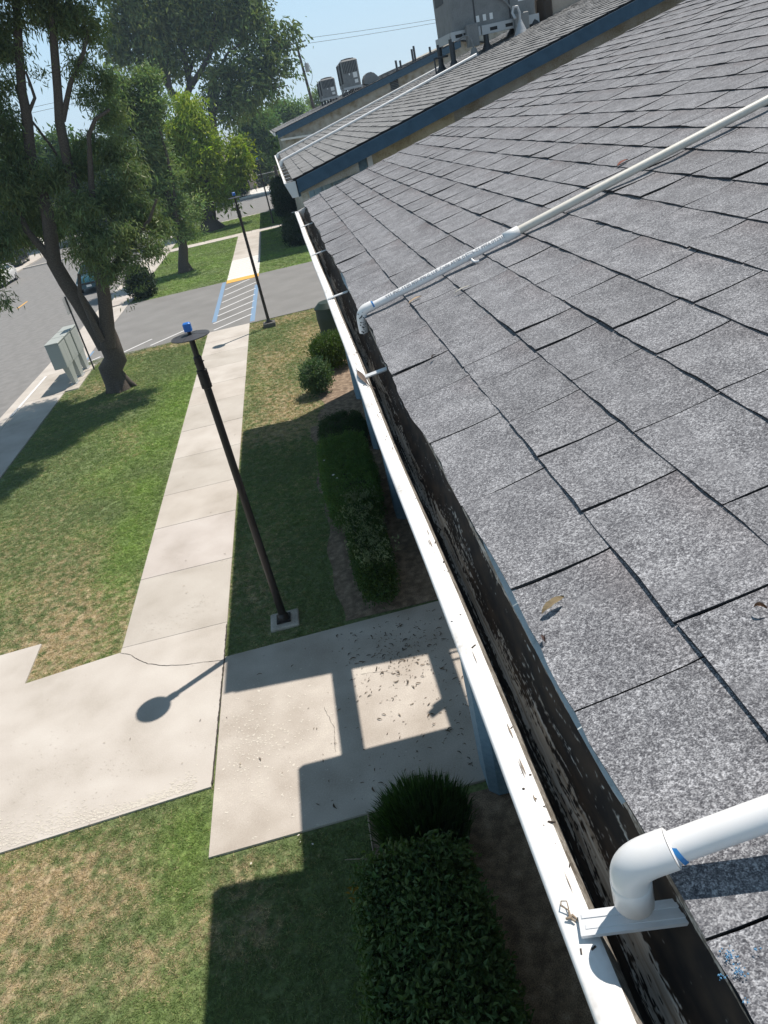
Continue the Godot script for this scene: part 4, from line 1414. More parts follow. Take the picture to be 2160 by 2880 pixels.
# blobs: [px, py, z, r_px]; a foliage mass at that place in the world
func crown(t: Node3D, blobs: Array, meshes: Array, per_m3: float, col: Color, zthick := 1.5, m: Material = null, extra: Array = []) -> void:
	var xf := []
	var cs := []
	var masses := []
	for b in blobs:
		var c := at(b[0], b[1], b[2])
		masses.append([c, b[3] * -(c - EYE).dot(BACK) / 2066.0])
	masses.append_array(extra)
	for ms in masses:
		var c: Vector3 = ms[0]
		var r: float = ms[1]
		var k := int(maxf(3.0, 13.0 * zthick))
		for ci in k:
			# each mass is a set of leafy branch ends with air between them
			var p := Vector3(rng.randfn(), rng.randfn(), rng.randfn()).normalized() * pow(rng.randf(), 0.45) * 0.88
			var cc := c + Vector3(p.x * r, p.y * r * 0.92, p.z * r * zthick)
			var rc := r * rng.randf_range(0.26, 0.46)
			var hue := rng.randf_range(0.72, 1.22)
			var n := int(4.19 * rc * rc * rc * per_m3 * 2.6)
			for i in n:
				var d := Vector3(rng.randfn(), rng.randfn(), rng.randfn()).normalized()
				var q := cc + Vector3(d.x, d.y * 0.7, d.z) * rc * pow(rng.randf(), 0.5) * (1.0 + 0.1 * rng.randfn())
				q.y -= 0.25 * rc * (d.x * d.x + d.z * d.z)
				if q.y < 0.3: continue
				var bs := Basis(Vector3.UP, rng.randf() * TAU) * Basis(Vector3.RIGHT, rng.randfn() * 0.5)
				xf.append(Transform3D(bs.scaled(Vector3.ONE * rng.randf_range(0.75, 1.35)), q))
				cs.append(tint(col * hue, 0.22))
	var k := meshes.size()
	for j in k:
		var a := []
		var e := []
		for i in range(j, xf.size(), k):
			a.append(xf[i])
			e.append(cs[i])
		multi("crown" if j == 0 else "crown_sprays", meshes[j], a, e, M.leaf_tree if m == null else m, t, "stuff")

func limbs(t: Node3D, list: Array, m: Material, sides := 10) -> void:
	for l in list:
		var st := mb()
		var pts: Array = l[1]
		var rs := []
		for i in pts.size(): rs.append(lerpf(l[2], l[3], pow(float(i) / (pts.size() - 1), 0.8)))
		if l.size() > 4:
			rs[0] *= l[4]
		tube(st, pts, rs, sides, true, 0.12)
		obj(l[0], st, m, t)

func pp(list: Array, z: float) -> Array:
	var a := []
	for p in list: a.append(at(p[0], p[1], z + (p[2] if p.size() > 2 else 0.0)))
	return a

func bl(list: Array, z: float) -> Array:
	var a := []
	for p in list: a.append([p[0], p[1], z + (p[3] if p.size() > 3 else 0.0), p[2]])
	return a

func trees() -> void:
	# the big tree on the near lawn
	var base := Vector3(-6.85, 0, -24.9)
	var t := thing("street_tree", "big dark tree with a forked trunk on the near lawn beside the grey boxes", "tree", base)
	var tr := []
	tr.append(Vector3(-6.85, -0.1, -24.9))
	tr.append(Vector3(-6.87, 0.25, -24.9))
	tr.append(Vector3(-6.9, 0.7, -24.9))
	tr.append_array(pp([[325, 1010], [303, 955], [290, 920]], -24.9))
	limbs(t, [["trunk", tr, 0.42, 0.33, 1.12],
		["limb", pp([[300, 975], [258, 905], [222, 850], [185, 795], [152, 738], [142, 660], [133, 595], [108, 520], [86, 445], [76, 330], [62, 258], [52, 130], [44, -40]], -24.9), 0.31, 0.1],
		["limb", pp([[305, 975], [300, 905], [294, 840], [284, 780], [268, 700], [236, 600], [207, 520], [187, 441], [168, 344], [163, 260], [152, 130], [148, -30]], -24.6), 0.25, 0.1],
		["limb", pp([[158, 748], [122, 702], [76, 650], [40, 565], [4, 480]], -24.9), 0.15, 0.06],
		["limb", pp([[176, 340], [198, 235], [234, 150], [250, 80]], -24.6), 0.09, 0.04],
		["limb", pp([[282, 770], [268, 640], [258, 540], [254, 470], [250, 380], [268, 335], [308, 308]], -24.2), 0.13, 0.04],
		["limb", pp([[76, 330], [98, 275], [84, 232], [72, 200]], -24.9), 0.06, 0.03],
		["limb", pp([[286, 960], [250, 880], [225, 830], [222, 770]], -24.3), 0.12, 0.05],
		["limb", pp([[200, 500], [150, 420], [60, 300], [30, 200]], -25.3), 0.05, 0.02],
		["limb", pp([[290, 800], [350, 700], [420, 620], [440, 560]], -24.0), 0.09, 0.03]], M.bark, 12)
	# flared roots
	for r in [[0.6, 0.1], [0.3, -0.5], [-0.42, 0.2], [-0.3, -0.4], [0.1, 0.5]]:
		var st := mb()
		tube(st, [Vector3(-6.85 + r[0] * 0.35, 0.45, -24.9 + r[1] * 0.35), Vector3(-6.85 + r[0] * 0.7, 0.14, -24.9 + r[1] * 0.7), Vector3(-6.85 + r[0] * 1.05, -0.06, -24.9 + r[1] * 1.05)], [0.15, 0.09, 0.03], 10, true, 0.15)
		obj("root", st, M.bark, t)
	var sp := [spray(11, 0.15, 0.036, 0.3, 0.5, 1), spray(11, 0.15, 0.036, 0.32, 0.7, 2)]
	crown(t, bl([[30, 510, 56], [95, 600, 46, -0.8], [15, 690, 42], [60, 680, 30, -1.0], [155, 665, 28, -1.2], [10, 400, 50], [40, 440, 52], [60, 550, 58], [125, 500, 48], [215, 470, 52], [230, 590, 64, 1.0], [310, 560, 58], [330, 660, 62, 1.2], [398, 600, 52], [420, 690, 38, 1.0], [270, 690, 52, 1.0], [302, 760, 34, 1.0], [352, 740, 38, 1.0], [445, 640, 34], [470, 735, 18], [18, 640, 44], [10, 845, 26], [28, 860, 14], [-40, 780, 50], [262, 745, 34], [215, 700, 30, -1.0], [160, 620, 42, -1.5], [100, 640, 38, -1.5],
		[195, 45, 62], [110, 35, 46], [255, 85, 40], [25, 60, 42], [48, 145, 32], [14, 230, 36], [18, 330, 40], [104, 205, 22], [164, 192, 22], [228, 190, 40], [240, 260, 34], [290, 230, 40], [300, 320, 44], [250, 400, 36], [320, 420, 48], [370, 480, 46, 0.5],
		[-60, 500, 80], [-80, 300, 80], [-60, 100, 80], [-90, 700, 70], [150, -60, 55], [20, -80, 60], [270, -60, 50], [-120, -60, 100], [120, -180, 110], [-40, -220, 110],
		[200, 810, 14, -0.3], [170, 830, 12, 0.4], [250, 810, 16, -0.4], [225, 780, 18, -0.5], [120, 760, 10], [365, 850, 20, 0.8], [392, 815, 22, 0.8], [395, 870, 14, 0.8], [480, 620, 18]], -24.9), sp, 115.0, Color(0.18, 0.235, 0.11), 1.7, null, [[Vector3(-4.6, 12.0, -23.2), 1.7], [Vector3(-7.5, 12.5, -23), 2.0], [Vector3(-9.5, 12, -24), 2.2], [Vector3(-6.0, 13.5, -25.0), 2.2], [Vector3(-3.6, 13.0, -25.5), 1.7], [Vector3(-10.5, 9.5, -21.5), 1.6], [Vector3(-9.0, 12.5, -20.5), 1.1]])

	t = thing("street_tree", "smaller grey-green tree on the lawn past the driveway, beside the thin sign post", "tree", Vector3(-6.75, 0, -47.75))
	limbs(t, [["trunk", [Vector3(-6.75, -0.1, -47.75), Vector3(-6.76, 0.5, -47.75), at(515, 697, -47.75), at(502, 640, -47.75), at(478, 560, -47.75), at(440, 470, -47.75)], 0.4, 0.14, 1.3],
		["limb", pp([[500, 632], [490, 540], [470, 440], [440, 330], [410, 240]], -47.4), 0.13, 0.05],
		["limb", pp([[478, 560], [430, 500], [390, 420], [360, 300]], -47.9), 0.12, 0.04]], M.bark, 10)
	sp = [spray(12, 0.24, 0.065, 0.5, 0.3, 3), spray(12, 0.24, 0.065, 0.5, 0.5, 4)]
	crown(t, bl([[400, 235, 48], [350, 285, 50], [440, 295, 44], [395, 355, 52], [330, 360, 45], [380, 450, 45], [430, 430, 48], [420, 520, 46], [470, 500, 42], [500, 575, 34], [510, 640, 36], [545, 655, 24], [475, 640, 34], [455, 585, 38], [440, 650, 30], [545, 600, 24, 1.0], [565, 560, 20, 1.0], [585, 590, 12, 1.5], [370, 540, 40], [385, 215, 26], [320, 230, 34], [300, 300, 30]], -47.75), sp, 32.0, Color(0.23, 0.3, 0.14), 1.3)

	t = thing("street_tree", "yellow-green tree with a thick flared trunk at the far street corner", "tree", Vector3(-6.33, 0, -67.6))
	limbs(t, [["trunk", [Vector3(-6.33, -0.1, -67.6), Vector3(-6.4, 0.8, -67.6), at(590, 598, -67.6), at(582, 560, -67.6), at(570, 480, -67.6)], 0.78, 0.36, 1.5],
		["limb", pp([[584, 568], [540, 480], [510, 380]], -67.6), 0.25, 0.1],
		["limb", pp([[580, 560], [620, 500], [660, 430]], -67.6), 0.2, 0.08]], M.bark, 10)
	sp = [spray(12, 0.32, 0.12, 0.75, 0.7, 5), spray(12, 0.32, 0.12, 0.75, 0.9, 6)]
	crown(t, bl([[522, 295, 42], [490, 360, 50], [560, 345, 36], [432, 420, 42], [500, 445, 56], [570, 425, 46], [600, 495, 40], [662, 425, 36], [650, 480, 42], [690, 470, 22], [622, 550, 32], [560, 535, 40], [548, 600, 26], [648, 560, 20], [585, 590, 16], [520, 560, 40], [480, 560, 40], [620, 590, 14], [676, 395, 20], [470, 480, 40], [610, 400, 26], [655, 505, 26]], -67.6), sp, 13.0, Color(0.33, 0.41, 0.07), 1.2, M.leaf_bright)

	# tall fine-leaved trees behind
	sp = [spray(12, 0.62, 0.2, 1.2, 0.7, 7), spray(12, 0.62, 0.2, 1.3, 1.0, 8)]
	var p0 := at(540, 470, -99)
	t = thing("tall_tree", "very tall fine-leaved tree with vase-shaped limbs behind the street trees", "tree", Vector3(p0.x, 0, -99))
	limbs(t, [["trunk", [Vector3(p0.x, -0.2, -99), Vector3(p0.x, 2.5, -99), at(512, 340, -99), at(505, 300, -99)], 0.75, 0.6, 1.3],
		["limb", pp([[508, 310], [478, 250], [440, 170], [400, 90], [380, 0]], -99), 0.5, 0.12],
		["limb", pp([[510, 310], [535, 240], [520, 170], [500, 80], [480, -20]], -99), 0.5, 0.12],
		["limb", pp([[535, 245], [590, 160], [600, 90], [610, 0]], -98), 0.34, 0.1],
		["limb", pp([[528, 220], [560, 130], [555, 40]], -100), 0.25, 0.08],
		["limb", pp([[478, 250], [470, 160], [455, 60]], -98), 0.25, 0.08]], M.far_bark, 8)
	crown(t, bl([[355, 60, 60], [330, 150, 48], [415, 40, 66], [430, 130, 60], [400, 190, 40], [500, 30, 70], [510, 110, 56], [490, 180, 40], [590, 30, 62], [590, 100, 44], [565, 165, 30], [670, 30, 56], [725, 20, 44], [640, 90, 40], [690, 90, 44], [740, 60, 30], [350, -40, 70], [460, -60, 80], [580, -60, 80], [690, -50, 60]], -99), sp, 1.5, Color(0.2, 0.245, 0.105), 1.2, M.leaf_far)
	p0 = at(600, 393, -97)
	t = thing("tall_tree", "dark spreading tree with hanging sprays reaching towards the utility pole", "tree", Vector3(p0.x, 0, -97))
	limbs(t, [["trunk", [Vector3(p0.x, -0.2, -97), p0, at(598, 340, -97), at(592, 280, -97), at(600, 200, -97)], 0.62, 0.34, 1.3],
		["limb", pp([[598, 320], [660, 240], [730, 170], [800, 110]], -97), 0.22, 0.06],
		["limb", pp([[594, 290], [680, 270], [760, 250], [810, 240]], -97), 0.2, 0.05],
		["limb", pp([[598, 230], [640, 150], [680, 120]], -97), 0.2, 0.06]], M.far_bark, 8)
	crown(t, bl([[605, 215, 42], [660, 200, 46], [710, 165, 44], [760, 120, 40], [800, 95, 36], [830, 90, 22], [845, 130, 18], [770, 180, 42], [820, 190, 26], [720, 230, 42], [660, 260, 44], [600, 270, 36], [575, 310, 26], [640, 310, 36], [700, 285, 36], [760, 245, 32], [800, 262, 18], [825, 265, 10], [630, 340, 24], [590, 345, 18], [755, 300, 14], [790, 215, 22]], -97), sp, 1.75, Color(0.175, 0.225, 0.095), 1.2, M.leaf_far)

	# background trees
	sp = [spray(14, 0.5, 0.2, 1.4, 0.2, 9), spray(14, 0.5, 0.2, 1.4, 0.4, 10)]
	var bg := [
		["broad green tree beyond the far wall, under the tall trees' sprays", [[705, 330, 36], [745, 345, 34], [700, 385, 34], [740, 395, 36], [780, 410, 30], [760, 440, 30], [720, 440, 30]], -116, Color(0.062, 0.1, 0.034)],
		["lighter green tree line crown just behind the third roof's eave", [[800, 305, 30], [840, 312, 28], [770, 322, 26], [820, 345, 26], [860, 318, 16]], -128, Color(0.1, 0.14, 0.06)],
		["rounded tree peeping out beside the utility pole", [[900, 262, 18], [888, 285, 20], [868, 292, 14]], -140, Color(0.105, 0.135, 0.065)],
		["small bright tree by the far fence, against the white gutter", [[772, 465, 14], [778, 485, 13], [765, 500, 10], [785, 470, 10]], -96, Color(0.12, 0.175, 0.035)],
		["deep shaded tree beside the tan wall", [[730, 480, 22], [745, 500, 20], [752, 475, 20], [735, 455, 20]], -106, Color(0.03, 0.045, 0.022)],
		["leafy tree across the street showing through the forked limbs", [[110, 430, 44], [170, 400, 36], [190, 440, 36], [60, 420, 40], [140, 470, 40]], -88, Color(0.055, 0.085, 0.032)],
		["dense tree across the street behind the low branches", [[240, 440, 50], [280, 500, 50], [200, 520, 50], [330, 470, 50], [380, 560, 50]], -92, Color(0.058, 0.09, 0.034)],
		["dark tree at the far kerb behind the parked cars", [[20, 520, 60], [60, 600, 50], [-20, 620, 60], [110, 560, 46], [-60, 560, 60]], -90, Color(0.04, 0.062, 0.028)],
		["shaded tree above the far end of the street", [[200, 600, 46], [250, 580, 46], [300, 600, 40], [350, 620, 36], [170, 640, 30]], -100, Color(0.04, 0.062, 0.028)]]
	for b in bg:
		var z: float = b[2]
		var f: Array = b[1][0]
		var q := at(f[0], f[1], z)
		t = thing("background_tree", b[0], "tree", Vector3(q.x, 0, z))
		limbs(t, [["trunk", [Vector3(q.x, -0.3, z), Vector3(q.x, maxf(q.y * 0.6, 0.6), z), q], 0.32, 0.14]], M.far_bark, 7)
		crown(t, bl(b[1], z), sp, 4.0, b[3] * 2.4, 1.2, M.leaf_far)

# leaf shell over a rounded box: c centre of the base, h half sizes (x, z) and height
func hedge(called: String, label: String, cat: String, x0: float, x1: float, z0: float, z1: float, hgt: float, sp: Array, per_m2: float, col: Color, roundness: float, core := true) -> Node3D:
	var c := Vector3((x0 + x1) / 2, 0, (z0 + z1) / 2)
	var t := thing(called, label, cat, c)
	var hx := (x1 - x0) / 2
	var hz := (z1 - z0) / 2
	var xf := []
	var cs := []
	var area := (x1 - x0) * (z1 - z0) + 2.0 * hgt * ((x1 - x0) + (z1 - z0))
	var n := int(area * per_m2)
	var e := lerpf(0.12, 0.5, roundness)
	for i in n:
		# direction on a sphere bent towards a box
		var d := Vector3(rng.randfn(), rng.randfn(), rng.randfn()).normalized()
		var m := maxf(absf(d.x), maxf(absf(d.y), absf(d.z)))
		var bx := d / m
		var s := bx.lerp(d, roundness)
		if s.y < -0.55 and rng.randf() < 0.6: continue
		var w := nz.get_noise_3d(s.x * 60.0 * hx, s.y * 60.0, s.z * 60.0 * hz) * 0.1
		s *= 1.0 + w * 1.3 - absf(rng.randfn()) * 0.07 + (0.06 if rng.randf() < 0.08 else 0.0)
		var p := Vector3(c.x + s.x * hx, hgt * 0.52 + s.y * hgt * 0.48, c.z + s.z * hz)
		if p.y < 0.03: continue
		var bs := Basis(Vector3.UP, rng.randf() * TAU) * Basis(Vector3.RIGHT, rng.randfn() * 0.6)
		xf.append(Transform3D(bs.scaled(Vector3.ONE * rng.randf_range(0.7, 1.25)), p))
		cs.append(tint(col, 0.3))
	var k := sp.size()
	for j in k:
		var a := []
		var q := []
		for i in range(j, xf.size(), k):
			a.append(xf[i])
			q.append(cs[i])
		multi("foliage", sp[j], a, q, M.leaf, t, "stuff")
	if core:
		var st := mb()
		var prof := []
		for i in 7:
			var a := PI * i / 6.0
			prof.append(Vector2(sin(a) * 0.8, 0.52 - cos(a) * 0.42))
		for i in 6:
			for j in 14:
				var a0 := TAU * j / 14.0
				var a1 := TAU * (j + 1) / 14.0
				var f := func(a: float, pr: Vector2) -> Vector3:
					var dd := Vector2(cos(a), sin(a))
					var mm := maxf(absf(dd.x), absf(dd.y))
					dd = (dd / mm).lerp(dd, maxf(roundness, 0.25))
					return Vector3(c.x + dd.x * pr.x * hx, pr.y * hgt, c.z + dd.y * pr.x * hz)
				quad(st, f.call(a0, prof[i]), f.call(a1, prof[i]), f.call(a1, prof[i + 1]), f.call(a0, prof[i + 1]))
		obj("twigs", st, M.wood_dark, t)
	var st2 := mb()
	for i in 5:
		var b := Vector3(c.x + rng.randf_range(-0.12, 0.12), -0.05, c.z + rng.randf_range(-0.12, 0.12))
		tube(st2, [b, b + Vector3(rng.randf_range(-0.12, 0.12), hgt * 0.5, rng.randf_range(-0.12, 0.12))], [0.02, 0.012], 6)
	obj("stems", st2, M.wood_dark, t)
	return t

func shrubs() -> void:
	var small := [spray(12, 0.05, 0.022, 0.085, -0.3, 21), spray(12, 0.05, 0.022, 0.085, -0.1, 22)]
	var fine := [spray(14, 0.042, 0.018, 0.085, -0.3, 23), spray(14, 0.042, 0.018, 0.085, -0.2, 24)]
	var big := [spray(10, 0.052, 0.03, 0.11, -0.35, 25), spray(10, 0.052, 0.03, 0.11, -0.2, 26)]
	var mid := [spray(9, 0.075, 0.03, 0.14, -0.3, 28), spray(9, 0.075, 0.03, 0.14, -0.1, 29)]
	var far := [spray(10, 0.16, 0.07, 0.35, -0.1, 27)]
	hedge("round_shrub", "rounded dark green shrub in the sun, the one farther from the lawn edge", "shrub", -0.2, 0.88, -22.2, -21.1, 0.95, mid, 260, Color(0.085, 0.135, 0.036), 0.75)
	hedge("round_shrub", "smaller rounded grey-green shrub on bare soil beside its darker neighbour", "shrub", -0.62, 0.06, -20.0, -19.3, 0.85, mid, 260, Color(0.11, 0.17, 0.085), 0.85)
	var h := hedge("clipped_hedge", "flat-topped clipped hedge in the shade below the gutter with a few white blooms", "hedge", -0.52, 0.46, -14.2, -11.4, 0.95, fine, 520, Color(0.1, 0.18, 0.045), 0.3)
	hedge("clipped_hedge", "low dark hedge row just beyond the flat-topped hedge, at the shadow's edge", "hedge", -0.45, 0.6, -16.6, -15.0, 0.5, fine, 330, Color(0.045, 0.08, 0.028), 0.5)
	hedge("loose_shrub", "loose leafy shrub row with pale tips beside the breezeway slab", "shrub", -0.27, 0.3, -11.5, -8.95, 0.8, small, 420, Color(0.06, 0.105, 0.03), 0.5)
	for b in [[-0.42, 0.93, -12.9], [-0.3, 0.96, -12.1], [-0.24, 0.95, -11.95], [-0.53, 0.6, -13.4]]:
		var st := mb()
		var c := Vector3(b[0], b[1], b[2])
		for i in 8:
			var a := TAU * i / 8.0
			leaf_quad(st, c, Vector3(cos(a), 0.25, sin(a)).normalized(), Vector3(-sin(a), 0, cos(a)), 0.03, 0.022)
		obj("bloom", st, M.paper, h)
	# pale tips on the loose shrub
	var xf := []
	var cs := []
	for i in 170:
		var z := rng.randf_range(-11.6, -9.1)
		xf.append(Transform3D(Basis(Vector3.UP, rng.randf() * TAU).scaled(Vector3.ONE * rng.randf_range(0.6, 1.1)), Vector3(0.02 + rng.randfn() * 0.15, 0.78 + rng.randf() * 0.08, z)))
		cs.append(Color(0.22, 0.26, 0.14) * rng.randf_range(0.7, 1.2))
	multi("pale_tips", small[0], xf, cs, M.leaf, get_node("loose_shrub"), "stuff")
	hedge("leafy_hedge", "large glossy-leaved hedge in the shade at the near end of the bed", "hedge", -0.8, 0.22, -4.3, -1.2, 1.08, big, 900, Color(0.09, 0.145, 0.052), 0.32)
	var yl := mb()
	for i in 22:
		var b := Vector3(-0.81 + rng.randfn() * 0.02, 0.6 + rng.randf() * 0.26, -4.1 + rng.randfn() * 0.045)
		leaf_quad(yl, b, Vector3(-0.5 + rng.randf_range(-0.4, 0.4), 0.6, rng.randf_range(-0.4, 0.6)).normalized(), Vector3(0.3, 0.2, 1).normalized(), 0.07, 0.034)
	obj("yellow_leaves", yl, M.yellow_leaf, get_node("leafy_hedge"))
	# strap-leaved clump
	var t := thing("grass_clump", "strap-leaved clump of dark upright blades between the slab and the big hedge", "plant", Vector3(-0.12, 0, -4.95))
	var st := mb()
	st.set_smooth_group(1)
	for i in 3200:
		var a := rng.randf() * TAU
		var r := sqrt(rng.randf())
		var b := Vector3(-0.12 + cos(a) * r * 0.4, 0.0, -4.93 + sin(a) * r * 0.34)
		var out := Vector3(cos(a), 0, sin(a)) * r * 0.13 + Vector3(rng.randfn(), 0, rng.randfn()) * 0.035
		var ht := rng.randf_range(0.6, 0.86) * (1.0 - 0.3 * r * r)
		var side := Vector3(rng.randf_range(-1, 1), 0, rng.randf_range(-1, 1)).normalized() * rng.randf_range(0.004, 0.0075)
		var p1 := b + Vector3(out.x * 0.35, ht * 0.55, out.z * 0.35)
		var p2 := b + Vector3(out.x * 0.8, ht * 0.92, out.z * 0.8)
		var p3 := b + Vector3(out.x * 1.15, ht, out.z * 1.15)
		var g := Color(0.05, 0.088, 0.028) * rng.randf_range(0.6, 1.5)
		st.set_color(g)
		quad(st, b - side, p1 - side, p1 + side, b + side)
		quad(st, p1 - side, p2 - side * 0.8, p2 + side * 0.8, p1 + side)
		st.set_color(g * 1.25)
		tri(st, p2 - side * 0.8, p3, p2 + side * 0.8)
	st.generate_normals()
	put("blades", st.commit(), M.leaf, t, "stuff")
	hedge("clipped_hedge", "dark block of hedge at the farthest building, beside the third lamp", "hedge", -0.55, 0.85, -75.2, -62.6, 2.3, far, 60, Color(0.03, 0.05, 0.02), 0.15)
	hedge("shaded_shrub", "shrub in the shade of the third building, next to the far walk", "shrub", -0.2, 0.8, -52.5, -47.3, 1.2, far, 70, Color(0.035, 0.055, 0.025), 0.4)
	hedge("corner_bush", "dark sprawling bush beside the driveway entrance and sign post", "shrub", -9.0, -7.9, -42.6, -41.2, 1.5, far, 70, Color(0.03, 0.05, 0.022), 0.8)
	hedge("street_bush", "round clipped bush at the tan wall across the far street", "shrub", -5.4, -3.6, -96.6, -95.0, 2.2, far, 60, Color(0.05, 0.075, 0.03), 0.9)
	# white cut stick in the bed
	var sk := thing("twig", "long thin dry stick lying in the soil beside the clump", "twig", Vector3(-0.65, 0, -5.2))
	st = mb()
	tube(st, [gnd(1036, 2293, 0.02), gnd(1042, 2340, 0.03), gnd(1050, 2392, 0.02)], [0.012, 0.013, 0.01], 6)
	obj("stick", st, M.twig, sk)
	sk = thing("twig", "short pale twig lying on the lawn beside the yellow leaves", "twig", gnd(1000, 2417))
	st = mb()
	tube(st, [gnd(970, 2418, 0.03), gnd(1005, 2416, 0.04), gnd(1032, 2416, 0.04)], [0.005, 0.006, 0.004], 5)
	obj("stick", st, M.twig, sk)

func grass() -> void:
	# one tuft: a few bent blades
	var tufts := []
	for s in 3:
		var r := RandomNumberGenerator.new()
		r.seed = 300 + s
		var st := mb()
		for i in 9:
			var b := Vector3(r.randfn() * 0.016, -0.012, r.randfn() * 0.016)
			var d := Vector3(r.randfn() * 0.5, 1.0, r.randfn() * 0.5).normalized()
			var sd := d.cross(Vector3(r.randfn(), 0, r.randfn())).normalized() * 0.0022
			var ln := r.randf_range(0.025, 0.05)
			var mid := b + d * ln * 0.6
			var tip := b + d * ln + Vector3(d.x, -0.15, d.z) * ln * 0.4
			tri(st, b - sd, mid, b + sd)
			quad(st, b - sd, mid - sd, mid + sd, b + sd)
			tri(st, mid - sd, tip, mid + sd)
		st.generate_normals()
		tufts.append(st.commit())
	var xf := [[], [], []]
	var cs := [[], [], []]
	var areas := [[-5.6, -0.6, -6.7, -2.4, 1700.0, 1.0], [-2.5, -0.5, -17.4, -8.9, 900.0, 1.1], [-9.0, -4.1, -17.0, -9.4, 900.0, 1.15], [-9.0, -4.1, -30.0, -17.0, 380.0, 1.6], [-2.5, 2.2, -30.1, -17.4, 420.0, 1.5], [-9.1, 1.0, -58.9, -40.9, 75.0, 3.2], [-9.2, 1.0, -72.2, -60.5, 45.0, 4.0]]
	for a in areas:
		var n := int((a[1] - a[0]) * (a[3] - a[2]) * a[4])
		for i in n:
			var x := rng.randf_range(a[0], a[1])
			var z := rng.randf_range(a[2], a[3])
			if not on_lawn(x + rng.randf_range(-0.035, 0.035), z + rng.randf_range(-0.035, 0.035)): continue
			var c := grass_color(x, z, rng.randf())
			if rng.randf() < 0.12: c = c.lerp(Color(0.36, 0.3, 0.16), 0.55)
			c = c * rng.randf_range(0.65, 1.55)
			var k := rng.randi() % 3
			var s: float = a[5] * rng.randf_range(0.7, 1.25)
			xf[k].append(Transform3D(Basis(Vector3.UP, rng.randf() * TAU).scaled(Vector3(s, s * (0.9 if a[5] < 2.0 else 0.6), s)), Vector3(x, -0.03, z)))
			cs[k].append(c)
	var t := thing("grass", "short patchy green and straw-coloured lawn grass", "grass", Vector3.ZERO)
	t.set_meta("kind", "stuff")
	for k in 3: multi("blades", tufts[k], xf[k], cs[k], M.grass, t, "stuff")

